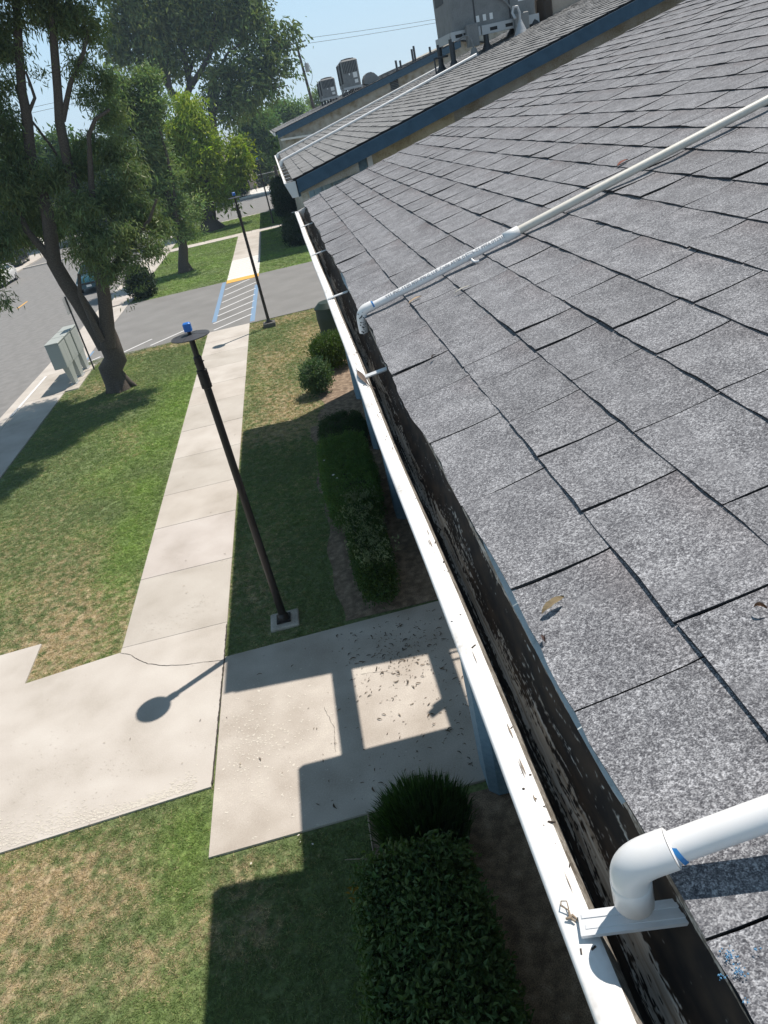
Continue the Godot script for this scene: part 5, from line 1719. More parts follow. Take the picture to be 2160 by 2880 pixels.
func litter() -> void:
	var meshes := []
	for s in 3:
		var st := mb()
		var ln := 0.05 + 0.02 * s
		var w := 0.012 + 0.004 * s
		var prev := [Vector3(-ln / 2, 0.004, 0), Vector3(-ln / 2, 0.004, 0)]
		for i in range(1, 6):
			var tt := i / 5.0
			var hw := w * sin(PI * minf(tt, 0.97)) * 0.5
			var p := Vector3(lerpf(-ln / 2, ln / 2, tt), 0.005 + 0.008 * sin(PI * tt), 0.01 * sin(PI * tt) * (s - 0.5))
			var q := [p + Vector3(0, 0.004, -hw), p + Vector3(0, 0.004, hw)]
			quad(st, prev[0], q[0], p + Vector3(0, -0.003, 0), prev[0].lerp(prev[1], 0.5))
			quad(st, prev[0].lerp(prev[1], 0.5), p + Vector3(0, -0.003, 0), q[1], prev[1])
			prev = q
		st.generate_normals()
		meshes.append(st.commit())
	var xf := [[], [], []]
	var cs := [[], [], []]
	for i in 560:
		var x := 0.8 - absf(rng.randfn()) * 0.95
		var z := rng.randf_range(-8.8, -5.7)
		if i % 3 == 0:
			x = rng.randfn() * 0.35 + 0.0
			z = -7.9 + rng.randfn() * 0.35
		if x < -2.4 or x > 1.5 or z > -5.7 or z < -8.8: continue
		var k := rng.randi() % 3
		var s := rng.randf_range(0.25, 1.1)
		if rng.randf() < 0.5: s *= 0.5
		xf[k].append(Transform3D(Basis(Vector3.UP, rng.randf() * TAU).scaled(Vector3.ONE * s), Vector3(x, 0.003, z)))
		cs[k].append(Color(0.12, 0.085, 0.055) * rng.randf_range(0.35, 1.4))
	for i in 300:
		var x := rng.randf_range(-8.8, -0.5)
		var z := rng.randf_range(-27.0, -2.8)
		var k := rng.randi() % 3
		xf[k].append(Transform3D(Basis(Vector3.UP, rng.randf() * TAU).scaled(Vector3.ONE * rng.randf_range(0.25, 0.6)), Vector3(x, 0.008, z)))
		cs[k].append(Color(0.3, 0.25, 0.17) * rng.randf_range(0.4, 1.7))
	var t := thing("leaf_litter", "scattered dry curled leaves and pods, thickest on the breezeway slab", "leaves", Vector3(-0.4, 0, -7.2))
	t.set_meta("kind", "stuff")
	for k in 3: multi("dry_leaves", meshes[k], xf[k], cs[k], M.leaf_dry, t, "stuff")
	# single leaves and scraps on the roof and gutter
	var spots := [[0.035, -0.735, 0.038, 0.011, 0.3, "flat brown leaf lying on the lowest shingles near the pale drip edge", Color(0.2, 0.155, 0.09)],
		[0.005, -0.685, 0.012, 0.005, 1.4, "small dark seed leaf caught on the pale drip edge", Color(0.06, 0.035, 0.03)],
		[0.225, -0.59, 0.014, 0.005, -0.8, "tiny reddish-brown scrap on the shingles beside a tab seam", Color(0.16, 0.08, 0.04)],
		[0.29, -2.20, 0.06, 0.008, -0.1, "pale thin strip lying along a seam below the long pipe", Color(0.55, 0.52, 0.46)],
		[0.16, -2.34, 0.05, 0.014, 0.2, "tan scrap of bark beside the pipe's shadow", Color(0.4, 0.3, 0.2)],
		[0.1, -1.78, 0.022, 0.005, 0.9, "dark bent twig scrap on the second shingle row", Color(0.04, 0.035, 0.035)],
		[1.05, -2.72, 0.05, 0.02, 0.3, "reddish leaf wad stuck under the old part of the pipe", Color(0.2, 0.07, 0.05)]]
	for s in spots:
		var o := slope_pt(s[0], s[1], 0.013)
		var l := thing("dry_leaf", s[5], "leaf", o, 0.0, "", false)
		var st := mb()
		var al := Vector3(CS * cos(s[4]), SN * cos(s[4]), -sin(s[4]))
		var sd := al.cross(Vector3(-SN, CS, 0)).normalized()
		var n := sd.cross(al).normalized()
		var prev := [Vector3(0, 0, 0) - al * s[2] * 0.5, Vector3(0, 0, 0) - al * s[2] * 0.5, Vector3(0, 0, 0) - al * s[2] * 0.5]
		for i in range(1, 9):
			var t2 := i / 8.0
			var hw: float = s[3] * 0.5 * pow(sin(PI * minf(t2, 0.985)), 0.6) * rng.randf_range(0.85, 1.1)
			var c: Vector3 = al * (t2 - 0.5) * s[2] + n * 0.004 * sin(PI * t2)
			var q := [c - sd * hw + n * 0.003, c, c + sd * hw + n * 0.002]
			quad(st, prev[0], q[0], q[1], prev[1])
			quad(st, prev[1], q[1], q[2], prev[2])
			prev = q
		var col: Color = s[6]
		var m := mat(col.r, col.g, col.b, 0.9)
		obj("blade", st, m, l)
	# knotted sprig on the gutter lip, bark curl farther along
	var k := thing("dry_sprig", "small knotted brown sprig on the white gutter lip near the big elbow", "twig", Vector3(0.098, 5.926, -0.395), 0.0, "", false)
	k.scale = Vector3.ONE * 0.55
	var st := mb()
	tube(st, [Vector3(-0.004, 0.003, -0.028), Vector3(-0.008, 0.008, -0.018), Vector3(0.002, 0.006, -0.008), Vector3(0.0, 0.004, 0.004), Vector3(0.006, 0.004, 0.012)], [0.001, 0.0014, 0.0016, 0.003, 0.0016], 6)
	tube(st, [Vector3(-0.004, 0.003, -0.028), Vector3(0.004, 0.009, -0.022), Vector3(0.003, 0.006, -0.01)], [0.001, 0.001, 0.0012], 5)
	tube(st, [Vector3(-0.007, 0.003, 0.003), Vector3(0.0, 0.006, 0.005), Vector3(0.005, 0.003, 0.0), Vector3(0.012, 0.003, 0.012)], [0.0022, 0.003, 0.003, 0.0018], 6)
	obj("stem", st, M.twig, k)
	k = thing("bark_scrap", "brown curl of bark draped over the gutter lip by the first strap", "bark", Vector3(0.098, 5.927, -2.02), 0.0, "", false)
	k.scale = Vector3.ONE * 0.5
	st = mb()
	var pr := []
	for i in 9:
		var tt := i / 8.0
		var hw := 0.016 * sin(PI * clampf(tt, 0.03, 0.97))
		var c := Vector3(-0.008 + 0.03 * tt * tt, 0.006 + 0.012 * sin(PI * tt), lerpf(-0.16, 0.14, tt))
		var q := [c + Vector3(-hw, 0.004, 0), c + Vector3(0, 0, 0), c + Vector3(hw, 0.006, 0)]
		if i > 0:
			quad(st, pr[0], pr[1], q[1], q[0])
			quad(st, pr[1], pr[2], q[2], q[1])
		pr = q
	tube(st, [Vector3(0.02, 0.008, 0.13), Vector3(0.035, 0.006, 0.17), Vector3(0.05, 0.001, 0.2)], [0.003, 0.002, 0.001], 5)
	tube(st, [Vector3(-0.008, 0.006, -0.15), Vector3(-0.012, 0.012, -0.22)], [0.003, 0.001], 5)
	obj("curl", st, M.bark_scrap, k)
	# brown smears where water stood on the lip
	st = mb()
	for i in 70:
		var z := rng.randf_range(-6.5, 0.1)
		var e := gutter_prof(z)
		var x: float = e[5].x - absf(rng.randfn()) * 0.006
		var y := lerpf(e[4].y, e[5].y, (x - e[4].x) / (e[5].x - e[4].x)) + 0.0012
		var ln := rng.randf_range(0.008, 0.04)
		var w := rng.randf_range(0.0003, 0.0011)
		quad(st, Vector3(x, y, z - ln), Vector3(x + w, y + 0.0001, z - ln * 0.4), Vector3(x + w * 0.4, y + 0.0001, z), Vector3(x - w, y, z - ln * 0.5))
	var smr := obj("smears", st, M.smear, self, "stuff")
	tag(smr, "brown water stains streaked along the inner edge of the white gutter lip", "stain")
	# grit on the lip
	st = mb()
	for i in 120:
		var z := rng.randf_range(-6.5, 0.2)
		var x := rng.randf_range(0.082, 0.108) if rng.randf() < 0.4 else 0.108 - absf(rng.randfn()) * 0.006
		var r := rng.randf_range(0.0004, 0.0014)
		var a := rng.randf() * TAU
		var d := Vector3(cos(a), 0, sin(a)) * r * rng.randf_range(1.0, 4.0)
		var s := Vector3(-sin(a), 0, cos(a)) * r
		var c := Vector3(x + 0.01, 5.9262 + 0.0015 * sin(z * 2.3), z)
		hexa(st, [c - d - s, c + d - s, c + d + s, c - d + s, c - d * 0.6 - s * 0.6 + Vector3(0, r, 0), c + d * 0.6 - s * 0.6 + Vector3(0, r, 0), c + d * 0.6 + s * 0.6 + Vector3(0, r, 0), c - d * 0.6 + s * 0.6 + Vector3(0, r, 0)])
	var gr := obj("grit", st, M.wood_dark, self, "stuff")
	tag(gr, "dark grit and leaf crumbs sprinkled along the white gutter lip", "debris")

# ------------------------------------------------------------------ street furniture
func lamp_post() -> Node3D:
	var t := thing("lamp_post", "dark disc-headed lamp post in the shaded lawn by the breezeway slab", "lamp post", Vector3.ZERO, 0.0, "lamp posts along the walk", false)
	var st := mb()
	box(st, Vector3(-0.11, 0.02, -0.11), Vector3(0.11, 0.05, 0.11))
	obj("base_plate", st, M.bronze, t)
	st = mb()
	lathe(st, Vector3.ZERO, [Vector2(0.1, 0.045), Vector2(0.085, 0.1), Vector2(0.062, 0.14), Vector2(0.058, 0.5), Vector2(0.05, 3.95)], 18)
	obj("pole", st, M.bronze, t)
	st = mb()
	lathe(st, Vector3.ZERO, [Vector2(0.05, 3.84), Vector2(0.069, 3.85), Vector2(0.069, 4.09), Vector2(0.05, 4.1)], 18)
	var c := obj("collar", st, M.bronze, t)
	for k in 8:
		st = mb()
		var a := TAU * k / 4.0 + 0.5
		var y := 3.9 if k < 4 else 4.04
		tube(st, [Vector3(cos(a) * 0.065, y, sin(a) * 0.065), Vector3(cos(a) * 0.085, y, sin(a) * 0.085)], [0.009, 0.009], 6)
		obj("bolt", st, M.bronze, c)
	st = mb()
	lathe(st, Vector3.ZERO, [Vector2(0.05, 4.09), Vector2(0.054, 4.1), Vector2(0.054, 4.26), Vector2(0.04, 4.28)], 18)
	c = obj("collar", st, M.bronze, t)
	for k in 3:
		st = mb()
		var a := TAU * k / 3.0 + 0.2
		tube(st, [Vector3(cos(a) * 0.05, 4.2, sin(a) * 0.05), Vector3(cos(a) * 0.072, 4.2, sin(a) * 0.072)], [0.008, 0.008], 6)
		obj("bolt", st, M.bronze, c)
	st = mb()
	lathe(st, Vector3.ZERO, [Vector2(0.036, 4.27), Vector2(0.036, 4.53)], 16)
	obj("neck", st, M.bronze, t)
	st = mb()
	lathe(st, Vector3.ZERO, [Vector2(0.0, 4.512), Vector2(0.2, 4.516), Vector2(0.245, 4.526), Vector2(0.245, 4.536), Vector2(0.1, 4.556), Vector2(0.0, 4.562)], 40)
	var d := obj("disc", st, M.disc, t)
	for k in 4:
		st = mb()
		var a := TAU * k / 4.0 + 0.3
		bar(st, Vector3(cos(a) * 0.03, 4.563, sin(a) * 0.03), Vector3(cos(a) * 0.235, 4.5415, sin(a) * 0.235), 0.002, 0.002)
		obj("seam", st, M.bronze, d)
	st = mb()
	tube(st, [Vector3(0, 4.55, 0), Vector3(0, 4.61, 0)], [0.025, 0.022], 10)
	obj("cap_stem", st, M.bronze, t)
	st = mb()
	cbox(st, Vector3(-0.048, 4.6, -0.045), Vector3(0.048, 4.705, 0.045), 0.012)
	obj("wrapped_cap", st, M.tape, t)
	return t

func lamps() -> void:
	var l := lamp_post()
	l.position = Vector3(-1.53, 0, -9.43)
	var l2 := copy(l, Vector3(-1.63, 0.12, -28.75), 0.4, "dark lamp post on a raised concrete stub at the edge of the driveway")
	copy(l, Vector3(-1.12, 0, -61.9), 0.9, "dark lamp post, most distant of the row, beside the dark hedge block")
	var p := thing("lamp_footing", "square concrete pad flush with the shaded lawn under a lamp post", "footing", Vector3(-1.52, 0, -9.43))
	var st := mb()
	cbox(st, Vector3(-1.745, -0.1, -9.64), Vector3(-1.3, 0.018, -9.22), 0.012)
	obj("pad", st, M.old_concrete, p)
	p = thing("lamp_footing", "dark raised concrete stub under the lamp post at the driveway", "footing", Vector3(-1.63, 0, -28.75))
	st = mb()
	cbox(st, Vector3(-1.86, -0.1, -28.98), Vector3(-1.4, 0.138, -28.52), 0.015)
	obj("stub", st, M.stub, p)

func mailboxes() -> void:
	var t := thing("cabinet_box", "pale grey-green pedestal cabinet nearest the camera in the row of three", "utility box", Vector3.ZERO, 0.0, "grey pedestal cabinets at the kerb", false)
	var st := mb()
	cbox(st, Vector3(-0.3, 0.7, -0.42), Vector3(0.16, 1.57, 0.42), 0.012)
	var bx := obj("cabinet", st, M.mail, t)
	st = mb()
	cbox(st, Vector3(-0.315, 1.572, -0.435), Vector3(0.175, 1.612, 0.435), 0.015)
	obj("lid", st, M.mail, bx)
	st = mb()
	box(st, Vector3(0.1605, 0.78, -0.38), Vector3(0.1645, 1.5, -0.005))
	box(st, Vector3(0.1605, 0.78, 0.005), Vector3(0.1645, 1.5, 0.38))
	obj("door_panel", st, M.mail, bx)
	st = mb()
	hexa(st, [Vector3(0.0, 0.01, -0.2), Vector3(0.13, 0.01, -0.2), Vector3(0.13, 0.01, 0.14), Vector3(0.0, 0.01, 0.14),
		Vector3(-0.06, 0.698, -0.3), Vector3(0.15, 0.698, -0.3), Vector3(0.15, 0.698, 0.3), Vector3(-0.06, 0.698, 0.3)])
	obj("pedestal", st, M.mail, t)
	st = mb()
	box(st, Vector3(-0.05, 0.013, -0.25), Vector3(0.18, 0.03, 0.2))
	obj("foot_plate", st, M.galv, t)
	t.position = Vector3(-8.9, 0, -26.98)
	copy(t, Vector3(-8.9, 0, -27.9), 0.0, "pale grey-green pedestal cabinet in the middle of the row of three")
	copy(t, Vector3(-8.9, 0, -28.85), 0.0, "pale grey-green pedestal cabinet closest to the driveway in the row of three")

func signs() -> void:
	# near post: the plate is turned edge-on towards the street
	var t := thing("sign_post", "dark thin sign post rising behind the grey cabinets, its plate lost in the leaves", "sign", Vector3(-8.47, 0, -28.5))
	var st := mb()
	bar(st, Vector3(-8.47, -0.2, -28.5), Vector3(-8.47, 2.75, -28.5), 0.05, 0.05, Vector3.RIGHT)
	obj("post", st, M.dark_metal, t)
	st = mb()
	box(st, Vector3(-8.5, 2.15, -28.85), Vector3(-8.494, 2.75, -28.15))
	obj("plate", st, M.galv, t)
	t = thing("sign_post", "thin galvanised sign post in the lawn past the driveway", "sign", Vector3(-8.04, 0, -43.6))
	st = mb()
	bar(st, Vector3(-8.04, -0.2, -43.6), Vector3(-8.04, 2.2, -43.6), 0.06, 0.04, Vector3.RIGHT)
	obj("post", st, M.galv, t)
	st = mb()
	box(st, Vector3(-8.2, 1.75, -43.575), Vector3(-7.88, 2.2, -43.568))
	obj("plate", st, M.galv, t)
	t = thing("sign_post", "dark post standing at the far kerb beside the flared trunk", "sign", Vector3(-8.0, 0, -71.0))
	var b := gnd(540, 650)
	t.position = Vector3(b.x, 0, b.z)
	off[t] = -t.position
	st = mb()
	bar(st, Vector3(b.x, -0.2, b.z), Vector3(b.x, 2.4, b.z), 0.08, 0.06, Vector3.RIGHT)
	obj("post", st, M.dark_metal, t)
	st = mb()
	box(st, Vector3(b.x - 0.2, 1.9, b.z + 0.04), Vector3(b.x + 0.2, 2.4, b.z + 0.05))
	obj("plate", st, M.galv, t)

func utility_pole() -> void:
	var z := -110.0
	var top := at(832, 118, z)
	var bot := at(881, 299, z)
	var d := (top - bot) / (top.y - bot.y)
	var b := bot - d * bot.y
	var t := thing("utility_pole", "brown wooden utility pole with a transformer can beyond the roofs", "utility pole", b)
	var st := mb()
	tube(st, [b - Vector3(0, 0.3, 0), bot, top], [0.2, 0.19, 0.14], 10)
	obj("pole", st, M.wood_pole, t)
	for k in 2:
		st = mb()
		var y := top - d * (0.15 + k * 0.55)
		bar(st, y + Vector3(-1.55, -0.06, 0.18), y + Vector3(1.25, 0.05, 0.18), 0.1, 0.12)
		var ca := obj("crossarm", st, M.wood_pole, t)
		for x in [-1.4, -0.7, 0.65, 1.15]:
			st = mb()
			lathe(st, y + Vector3(x, 0.06, 0.18), [Vector2(0.05, 0.0), Vector2(0.06, 0.06), Vector2(0.03, 0.14), Vector2(0.0, 0.15)], 8)
			obj("insulator", st, M.dark_metal, ca)
	var c := at(864, 190, z)
	st = mb()
	lathe(st, Vector3(c.x, c.y - 0.5, z + 0.1), [Vector2(0.0, 0.0), Vector2(0.27, 0.0), Vector2(0.29, 0.12), Vector2(0.29, 0.88), Vector2(0.24, 1.0), Vector2(0.0, 1.02)], 14)
	lathe(st, Vector3(c.x - 0.12, c.y + 0.5, z + 0.1), [Vector2(0.05, 0.0), Vector2(0.06, 0.1), Vector2(0.03, 0.22), Vector2(0.0, 0.23)], 8)
	obj("transformer", st, M.galv, t)
	st = mb()
	bar(st, at(850, 185, z), c, 0.06, 0.06)
	bar(st, at(854, 200, z), c + Vector3(0, -0.4, 0), 0.06, 0.06)
	obj("bracket", st, M.dark_metal, t)
	st = mb()
	tube(st, bend(c + Vector3(0.25, 0.3, 0.1), c + Vector3(0.8, -1.0, 0.1), at(872, 240, z), 8), fill(9, 0.025), 6)
	obj("service_drop", st, M.black, t)
	# overhead lines, each its own
	var ends := [[[865, 107], [1260, 38], "uppermost overhead wire running from the utility pole over the roofs"], [[866, 122], [1260, 48], "lower overhead wire running from the utility pole over the roofs"]]
	for e in ends:
		var p := at(e[0][0], e[0][1], z)
		var q := at(e[1][0], e[1][1], z)
		var w := thing("power_line", e[2], "wire", p, 0.0, "overhead wires")
		st = mb()
		var pts := []
		for i in 13:
			var s := i / 12.0
			pts.append(p.lerp(p + (q - p) * 2.2, s) + Vector3(0, -1.1 * 4.0 * s * (1.0 - s) * 0.35, 0))
		tube(st, pts, fill(13, 0.022), 5)
		obj("wire", st, M.wire, w)
	ends = [[[808, 132], [0, 322], "topmost wire showing in the sky gap between the tree limbs"], [[812, 140], [0, 338], "second wire showing in the sky gap between the tree limbs"]]
	for e in ends:
		var p := at(e[0][0], e[0][1], z)
		var q := at(e[1][0], e[1][1], z)
		var w := thing("power_line", e[2], "wire", p, 0.0, "overhead wires")
		st = mb()
		tube(st, [p, p.lerp(q, 0.5) + Vector3(0, -0.25, 0), q, q + (q - p) * 0.3], fill(4, 0.022), 5)
		obj("wire", st, M.wire, w)

func far_side() -> void:
	var t := thing("tan_building", "plain tan building across the far street, half hidden by trees", "building", Vector3(-8, 0, -107))
	var st := mb()
	box(st, Vector3(-26, 0, -112), Vector3(-2.85, 3.6, -104.2))
	obj("wall", st, M.tan_wall, t)
	st = mb()
	box(st, Vector3(-26.1, 3.6, -112.1), Vector3(-2.75, 3.8, -104.1))
	obj("parapet", st, M.tan_wall, t)
	st = mb()
	box(st, Vector3(-2.95, 0, -104.195), Vector3(-2.8, 3.6, -104.12))
	obj("corner_trim", st, M.plywood, t)
	# chain link fence
	t = thing("chain_link_fence", "see-through wire fence on thin posts along the far pavement", "fence", Vector3(-3, 0, -99))
	for x in [-9.6, -7.9, -6.2, -4.5, -2.8, -1.1, 0.6, 2.3]:
		st = mb()
		tube(st, [Vector3(x, -0.1, -99), Vector3(x, 1.75, -99)], [0.035, 0.035], 7)
		obj("post", st, M.dark_metal, t)
	st = mb()
	tube(st, [Vector3(-9.6, 1.73, -99), Vector3(2.3, 1.73, -99)], [0.025, 0.025], 6)
	obj("top_rail", st, M.galv, t)
	st = mb()
	for k in 60:
		var x := -9.6 + k * 0.2
		bar(st, Vector3(x, 0.05, -99), Vector3(minf(x + 1.7, 2.3), minf(1.75, 0.05 + (2.3 - x)), -99), 0.006, 0.006, Vector3.BACK)
		bar(st, Vector3(x, 1.75, -99), Vector3(minf(x + 1.7, 2.3), maxf(0.05, 1.75 - (2.3 - x)), -99), 0.006, 0.006, Vector3.BACK)
	obj("wire_mesh", st, M.grey_metal, t, "stuff")
	# pale picket barrier beside the hedge
	var a := gnd(788, 553)
	t = thing("picket_fence", "short pale picket fence seen past the corner of the second roof", "fence", a)
	for k in 9:
		st = mb()
		box(st, Vector3(a.x + k * 0.11, 0, a.z), Vector3(a.x + k * 0.11 + 0.06, 0.75, a.z + 0.03))
		obj("picket", st, M.white_ramp, t)
	st = mb()
	box(st, Vector3(a.x - 0.05, 0.5, a.z - 0.04), Vector3(a.x + 1.0, 0.57, a.z - 0.002))
	obj("rail", st, M.white_ramp, t)
	# white valve by the third building
	var v := gnd(824, 634)
	t = thing("standpipe", "small white standpipe at the end of the far cross path", "standpipe", v)
	st = mb()
	tube(st, [v, v + Vector3(0, 0.55, 0), v + Vector3(0.1, 0.7, 0), v + Vector3(0.4, 0.7, 0), v + Vector3(0.5, 0.55, 0), v + Vector3(0.5, 0, 0)], fill(6, 0.07), 10)
	obj("bent_pipe", st, M.white_paint, t)
	st = mb()
	lathe(st, v + Vector3(0.25, 0.76, 0), [Vector2(0.05, 0.0), Vector2(0.05, 0.08), Vector2(0.14, 0.09), Vector2(0.14, 0.12), Vector2(0.0, 0.13)], 12)
	obj("handwheel", st, M.white_paint, t)
	# barrel against the second building's far end
	t = thing("waste_barrel", "dark green waste barrel half hidden behind the white gutter", "bin", Vector3(0.62, 0, -24.8))
	st = mb()
	lathe(st, Vector3(0.62, 0, -24.8), [Vector2(0.0, 0.0), Vector2(0.42, 0.0), Vector2(0.45, 0.3), Vector2(0.43, 0.32), Vector2(0.46, 0.75), Vector2(0.44, 1.05)], 24)
	obj("drum", st, M.bin_green, t)
	st = mb()
	lathe(st, Vector3(0.62, 1.05, -24.8), [Vector2(0.47, 0.0), Vector2(0.47, 0.05), Vector2(0.3, 0.2), Vector2(0.0, 0.24)], 24)
	obj("dome_lid", st, M.bin_green, t)

func car(label: String, pos: Vector3, paint: Material, turn: float) -> void:
	var t := thing("parked_car", label, "car", Vector3.ZERO, 0.0, "", false)
	# cross-sections along the car: [z, y of belt, half width, y of bonnet/roof top]
	var st := mb()
	var sec := [[2.2, 0.35, 0.62, 0.62], [2.1, 0.28, 0.8, 0.78], [1.2, 0.22, 0.88, 0.95], [0.75, 0.22, 0.9, 1.0], [-1.4, 0.22, 0.9, 1.02], [-2.1, 0.28, 0.84, 0.98], [-2.25, 0.38, 0.7, 0.8]]
	st.set_smooth_group(1)
	for i in sec.size() - 1:
		var p := [sec[i], sec[i + 1]]
		var r := []
		for s in p:
			r.append([Vector3(-s[2], s[1], s[0]), Vector3(-s[2] - 0.02, lerpf(s[1], s[3], 0.6), s[0]), Vector3(-s[2] * 0.9, s[3], s[0]), Vector3(0, s[3] + 0.04, s[0]), Vector3(s[2] * 0.9, s[3], s[0]), Vector3(s[2] + 0.02, lerpf(s[1], s[3], 0.6), s[0]), Vector3(s[2], s[1], s[0])])
		for k in 6: quad(st, r[0][k], r[1][k], r[1][k + 1], r[0][k + 1])
	var e := [[-0.62, 0.35, 2.2], [0.62, 0.35, 2.2], [0.56, 0.62, 2.2], [-0.56, 0.62, 2.2]]
	quad(st, Vector3(-0.62, 0.35, 2.2), Vector3(-0.56, 0.62, 2.2), Vector3(0.56, 0.62, 2.2), Vector3(0.62, 0.35, 2.2))
	quad(st, Vector3(-0.7, 0.38, -2.25), Vector3(0.7, 0.38, -2.25), Vector3(0.63, 0.8, -2.25), Vector3(-0.63, 0.8, -2.25))
	obj("body", st, paint, t)
	st = mb()
	hexa(st, [Vector3(-0.68, 1.38, -1.1), Vector3(0.68, 1.38, -1.1), Vector3(0.64, 1.4, 0.1), Vector3(-0.64, 1.4, 0.1),
		Vector3(-0.6, 1.46, -1.0), Vector3(0.6, 1.46, -1.0), Vector3(0.57, 1.47, 0.0), Vector3(-0.57, 1.47, 0.0)])
	for s in [-1, 1]:
		bar(st, Vector3(s * 0.79, 1.0, 0.85), Vector3(s * 0.62, 1.4, 0.1), 0.06, 0.06)
		bar(st, Vector3(s * 0.8, 1.0, -1.8), Vector3(s * 0.62, 1.4, -1.05), 0.12, 0.08)
		bar(st, Vector3(s * 0.8, 1.0, -0.3), Vector3(s * 0.64, 1.4, -0.4), 0.05, 0.06)
	obj("roof_panel", st, paint, t)
	for g in [[Vector3(-0.76, 1.0, 0.88), Vector3(0.76, 1.0, 0.88), Vector3(0.6, 1.4, 0.13), Vector3(-0.6, 1.4, 0.13), "windscreen"], [Vector3(0.76, 1.0, -1.8), Vector3(-0.76, 1.0, -1.8), Vector3(-0.6, 1.38, -1.12), Vector3(0.6, 1.38, -1.12), "rear_window"],
		[Vector3(0.78, 1.0, -1.7), Vector3(0.78, 1.0, 0.82), Vector3(0.63, 1.38, 0.1), Vector3(0.63, 1.38, -1.05), "side_window"], [Vector3(-0.78, 1.0, 0.82), Vector3(-0.78, 1.0, -1.7), Vector3(-0.63, 1.38, -1.05), Vector3(-0.63, 1.38, 0.1), "side_window"]]:
		st = mb()
		quad(st, g[0], g[1], g[2], g[3])
		obj(g[4], st, M.glass, t)
	for s in [-1, 1]:
		st = mb()
		hexa(st, [Vector3(s * 0.62 - 0.14, 0.6, 1.95), Vector3(s * 0.62 + 0.14, 0.6, 1.95), Vector3(s * 0.62 + 0.1, 0.6, 2.17), Vector3(s * 0.62 - 0.14, 0.6, 2.2),
			Vector3(s * 0.62 - 0.12, 0.81, 1.9), Vector3(s * 0.62 + 0.14, 0.81, 1.85), Vector3(s * 0.62 + 0.1, 0.74, 2.14), Vector3(s * 0.62 - 0.13, 0.72, 2.19)])
		obj("headlight", st, M.chrome, t)
	st = mb()
	box(st, Vector3(-0.16, 0.42, 2.2), Vector3(0.16, 0.55, 2.22))
	obj("number_plate", st, M.paper, t)
	st = mb()
	box(st, Vector3(-0.4, 0.58, 2.18), Vector3(0.4, 0.68, 2.21))
	obj("grille", st, M.black, t)
	for x in [-0.8, 0.8]:
		for z in [1.38, -1.35]:
			st = mb()
			tube(st, [Vector3(x - 0.11, 0.32, z), Vector3(x + 0.11, 0.32, z)], [0.32, 0.32], 18)
			var w := obj("tyre", st, M.black, t)
			st = mb()
			tube(st, [Vector3(x - 0.118, 0.32, z), Vector3(x + 0.118, 0.32, z)], [0.2, 0.2], 14)
			obj("rim", st, M.chrome, w)
	t.position = pos
	t.rotation.y = turn

func cars() -> void:
	car("black car with bright headlights and a white plate parked across the street", Vector3(-25.75, -0.02, -76.3), M.car_black, 0.06)
	car("white car at the far kerb, only its front wheel clear of the leaves", Vector3(-23.3, -0.12, -63.8), M.car_white, 0.0)
	car("teal car parked at the near kerb behind the forked trunk", Vector3(-12.75, -0.12, -50.6), M.car_teal, 0.0)

func extra_materials() -> void:
	M.old_concrete2 = textured(grain(1024, noise(0.004, 121, 5), noise(0.16, 122, 4), 0.4, [0.0, 0.4, 0.65, 1.0],
		[Color(0.35, 0.305, 0.26), Color(0.43, 0.385, 0.335), Color(0.48, 0.435, 0.385), Color(0.58, 0.535, 0.465)], 1.3), 3.9, 0.9, 0.35)
	M.fleck = mat(0.6, 0.56, 0.49, 0.95)
	M.stain = mat(0.4, 0.36, 0.31, 0.95)
	M.tones = []
	for v in [[1.0, 1.0, 1.0], [0.975, 0.97, 0.965], [0.955, 0.955, 0.95], [0.985, 0.98, 0.99]]:
		var mm: StandardMaterial3D = M.concrete.duplicate()
		mm.albedo_color = Color(v[0], v[1], v[2])
		M.tones.append(mm)
	M.grass = leaf_mat(0.6, Color(0.4, 0.5, 0.25))
	M.yellow_leaf = mat(0.42, 0.27, 0.03, 0.6)
	M.smear = mat(0.27, 0.215, 0.16, 0.9)
	M.blue_drop = mat(0.1, 0.27, 0.45, 0.7)
	M.twig = mat(0.24, 0.19, 0.14, 0.9)
	M.bark_scrap = mat(0.13, 0.095, 0.075, 0.9)
	M.stub = mat(0.11, 0.105, 0.1, 0.9)
	M.wood_pole = mat(0.06, 0.045, 0.036, 0.9)
	M.wire = mat(0.1, 0.11, 0.12, 0.8)
	M.bin_green = mat(0.012, 0.03, 0.022, 0.6)
	M.car_black = mat(0.012, 0.012, 0.014, 0.12)
	M.car_white = mat(0.62, 0.62, 0.62, 0.2)
	M.car_teal = mat(0.02, 0.075, 0.1, 0.15)

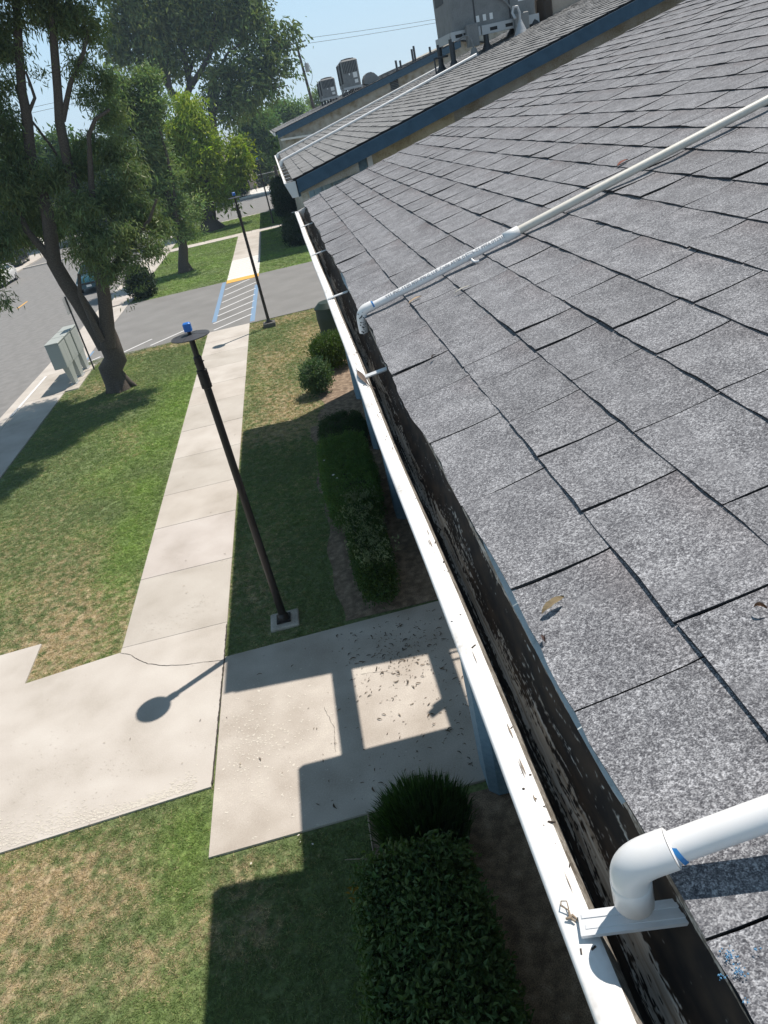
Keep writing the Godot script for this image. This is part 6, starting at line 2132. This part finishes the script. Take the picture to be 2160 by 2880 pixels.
# clear summer air: pale towards the horizon, deeper overhead
func sky_image() -> ImageTexture:
	var w := 16
	var h := 256
	var img := Image.create(w, h, false, Image.FORMAT_RGBF)
	var el := [-90.0, -3.0, 0.0, 8.0, 20.0, 45.0, 90.0]
	var co := [Color(0.3, 0.28, 0.24), Color(0.5, 0.52, 0.5), Color(0.66, 0.80, 0.88), Color(0.49, 0.71, 0.89), Color(0.29, 0.455, 0.63), Color(0.14, 0.215, 0.30), Color(0.085, 0.13, 0.19)]
	for y in h:
		var e := 90.0 - 180.0 * (y + 0.5) / h
		var k := 0
		while k < 5 and e > el[k + 1]: k += 1
		var f: float = clampf((e - el[k]) / (el[k + 1] - el[k]), 0, 1)
		var c: Color = co[k]
		c = c.lerp(co[k + 1], f)
		for x in w: img.set_pixel(x, y, c)
	return ImageTexture.create_from_image(img)

func _ready() -> void:
	rng.seed = 20240607
	nz = noise(0.35, 7, 3)
	nz2 = noise(0.6, 9, 3)
	var cam := Camera3D.new()
	cam.name = "camera"
	cam.fov = 69.756
	cam.near = 0.03
	cam.far = 900.0
	cam.transform = Transform3D(Basis(RIGHT, UPV, BACK).orthonormalized(), EYE)
	add_child(cam)
	cam.current = true
	var sun := DirectionalLight3D.new()
	sun.name = "sun"
	sun.light_color = Color(1.0, 0.965, 0.925)
	sun.light_energy = 1.6
	sun.light_angular_distance = 0.5
	sun.shadow_enabled = true
	add_child(sun)
	sun.look_at_from_position(Vector3(0.4175, 1.0, -0.2904) * 50.0, Vector3.ZERO, Vector3.UP)
	var we := WorldEnvironment.new()
	we.name = "sky"
	var env := Environment.new()
	env.background_mode = Environment.BG_SKY
	var sky := Sky.new()
	var ps := PanoramaSkyMaterial.new()
	ps.panorama = sky_image()
	sky.sky_material = ps
	env.sky = sky
	env.tonemap_mode = Environment.TONE_MAPPER_LINEAR
	env.tonemap_exposure = 1.11
	env.sdfgi_enabled = true
	env.ssao_enabled = true
	env.ssil_enabled = true
	env.fog_enabled = true
	env.fog_density = 0.0006
	env.fog_light_color = Color(0.75, 0.85, 0.95)
	we.environment = env
	add_child(we)

	make_materials()
	extra_materials()
	ground()
	building_main()
	building_second()
	building_third()
	trees()
	shrubs()
	lamps()
	mailboxes()
	signs()
	utility_pole()
	far_side()
	cars()
	roof_units()
	pipes()
	grass()
	litter()
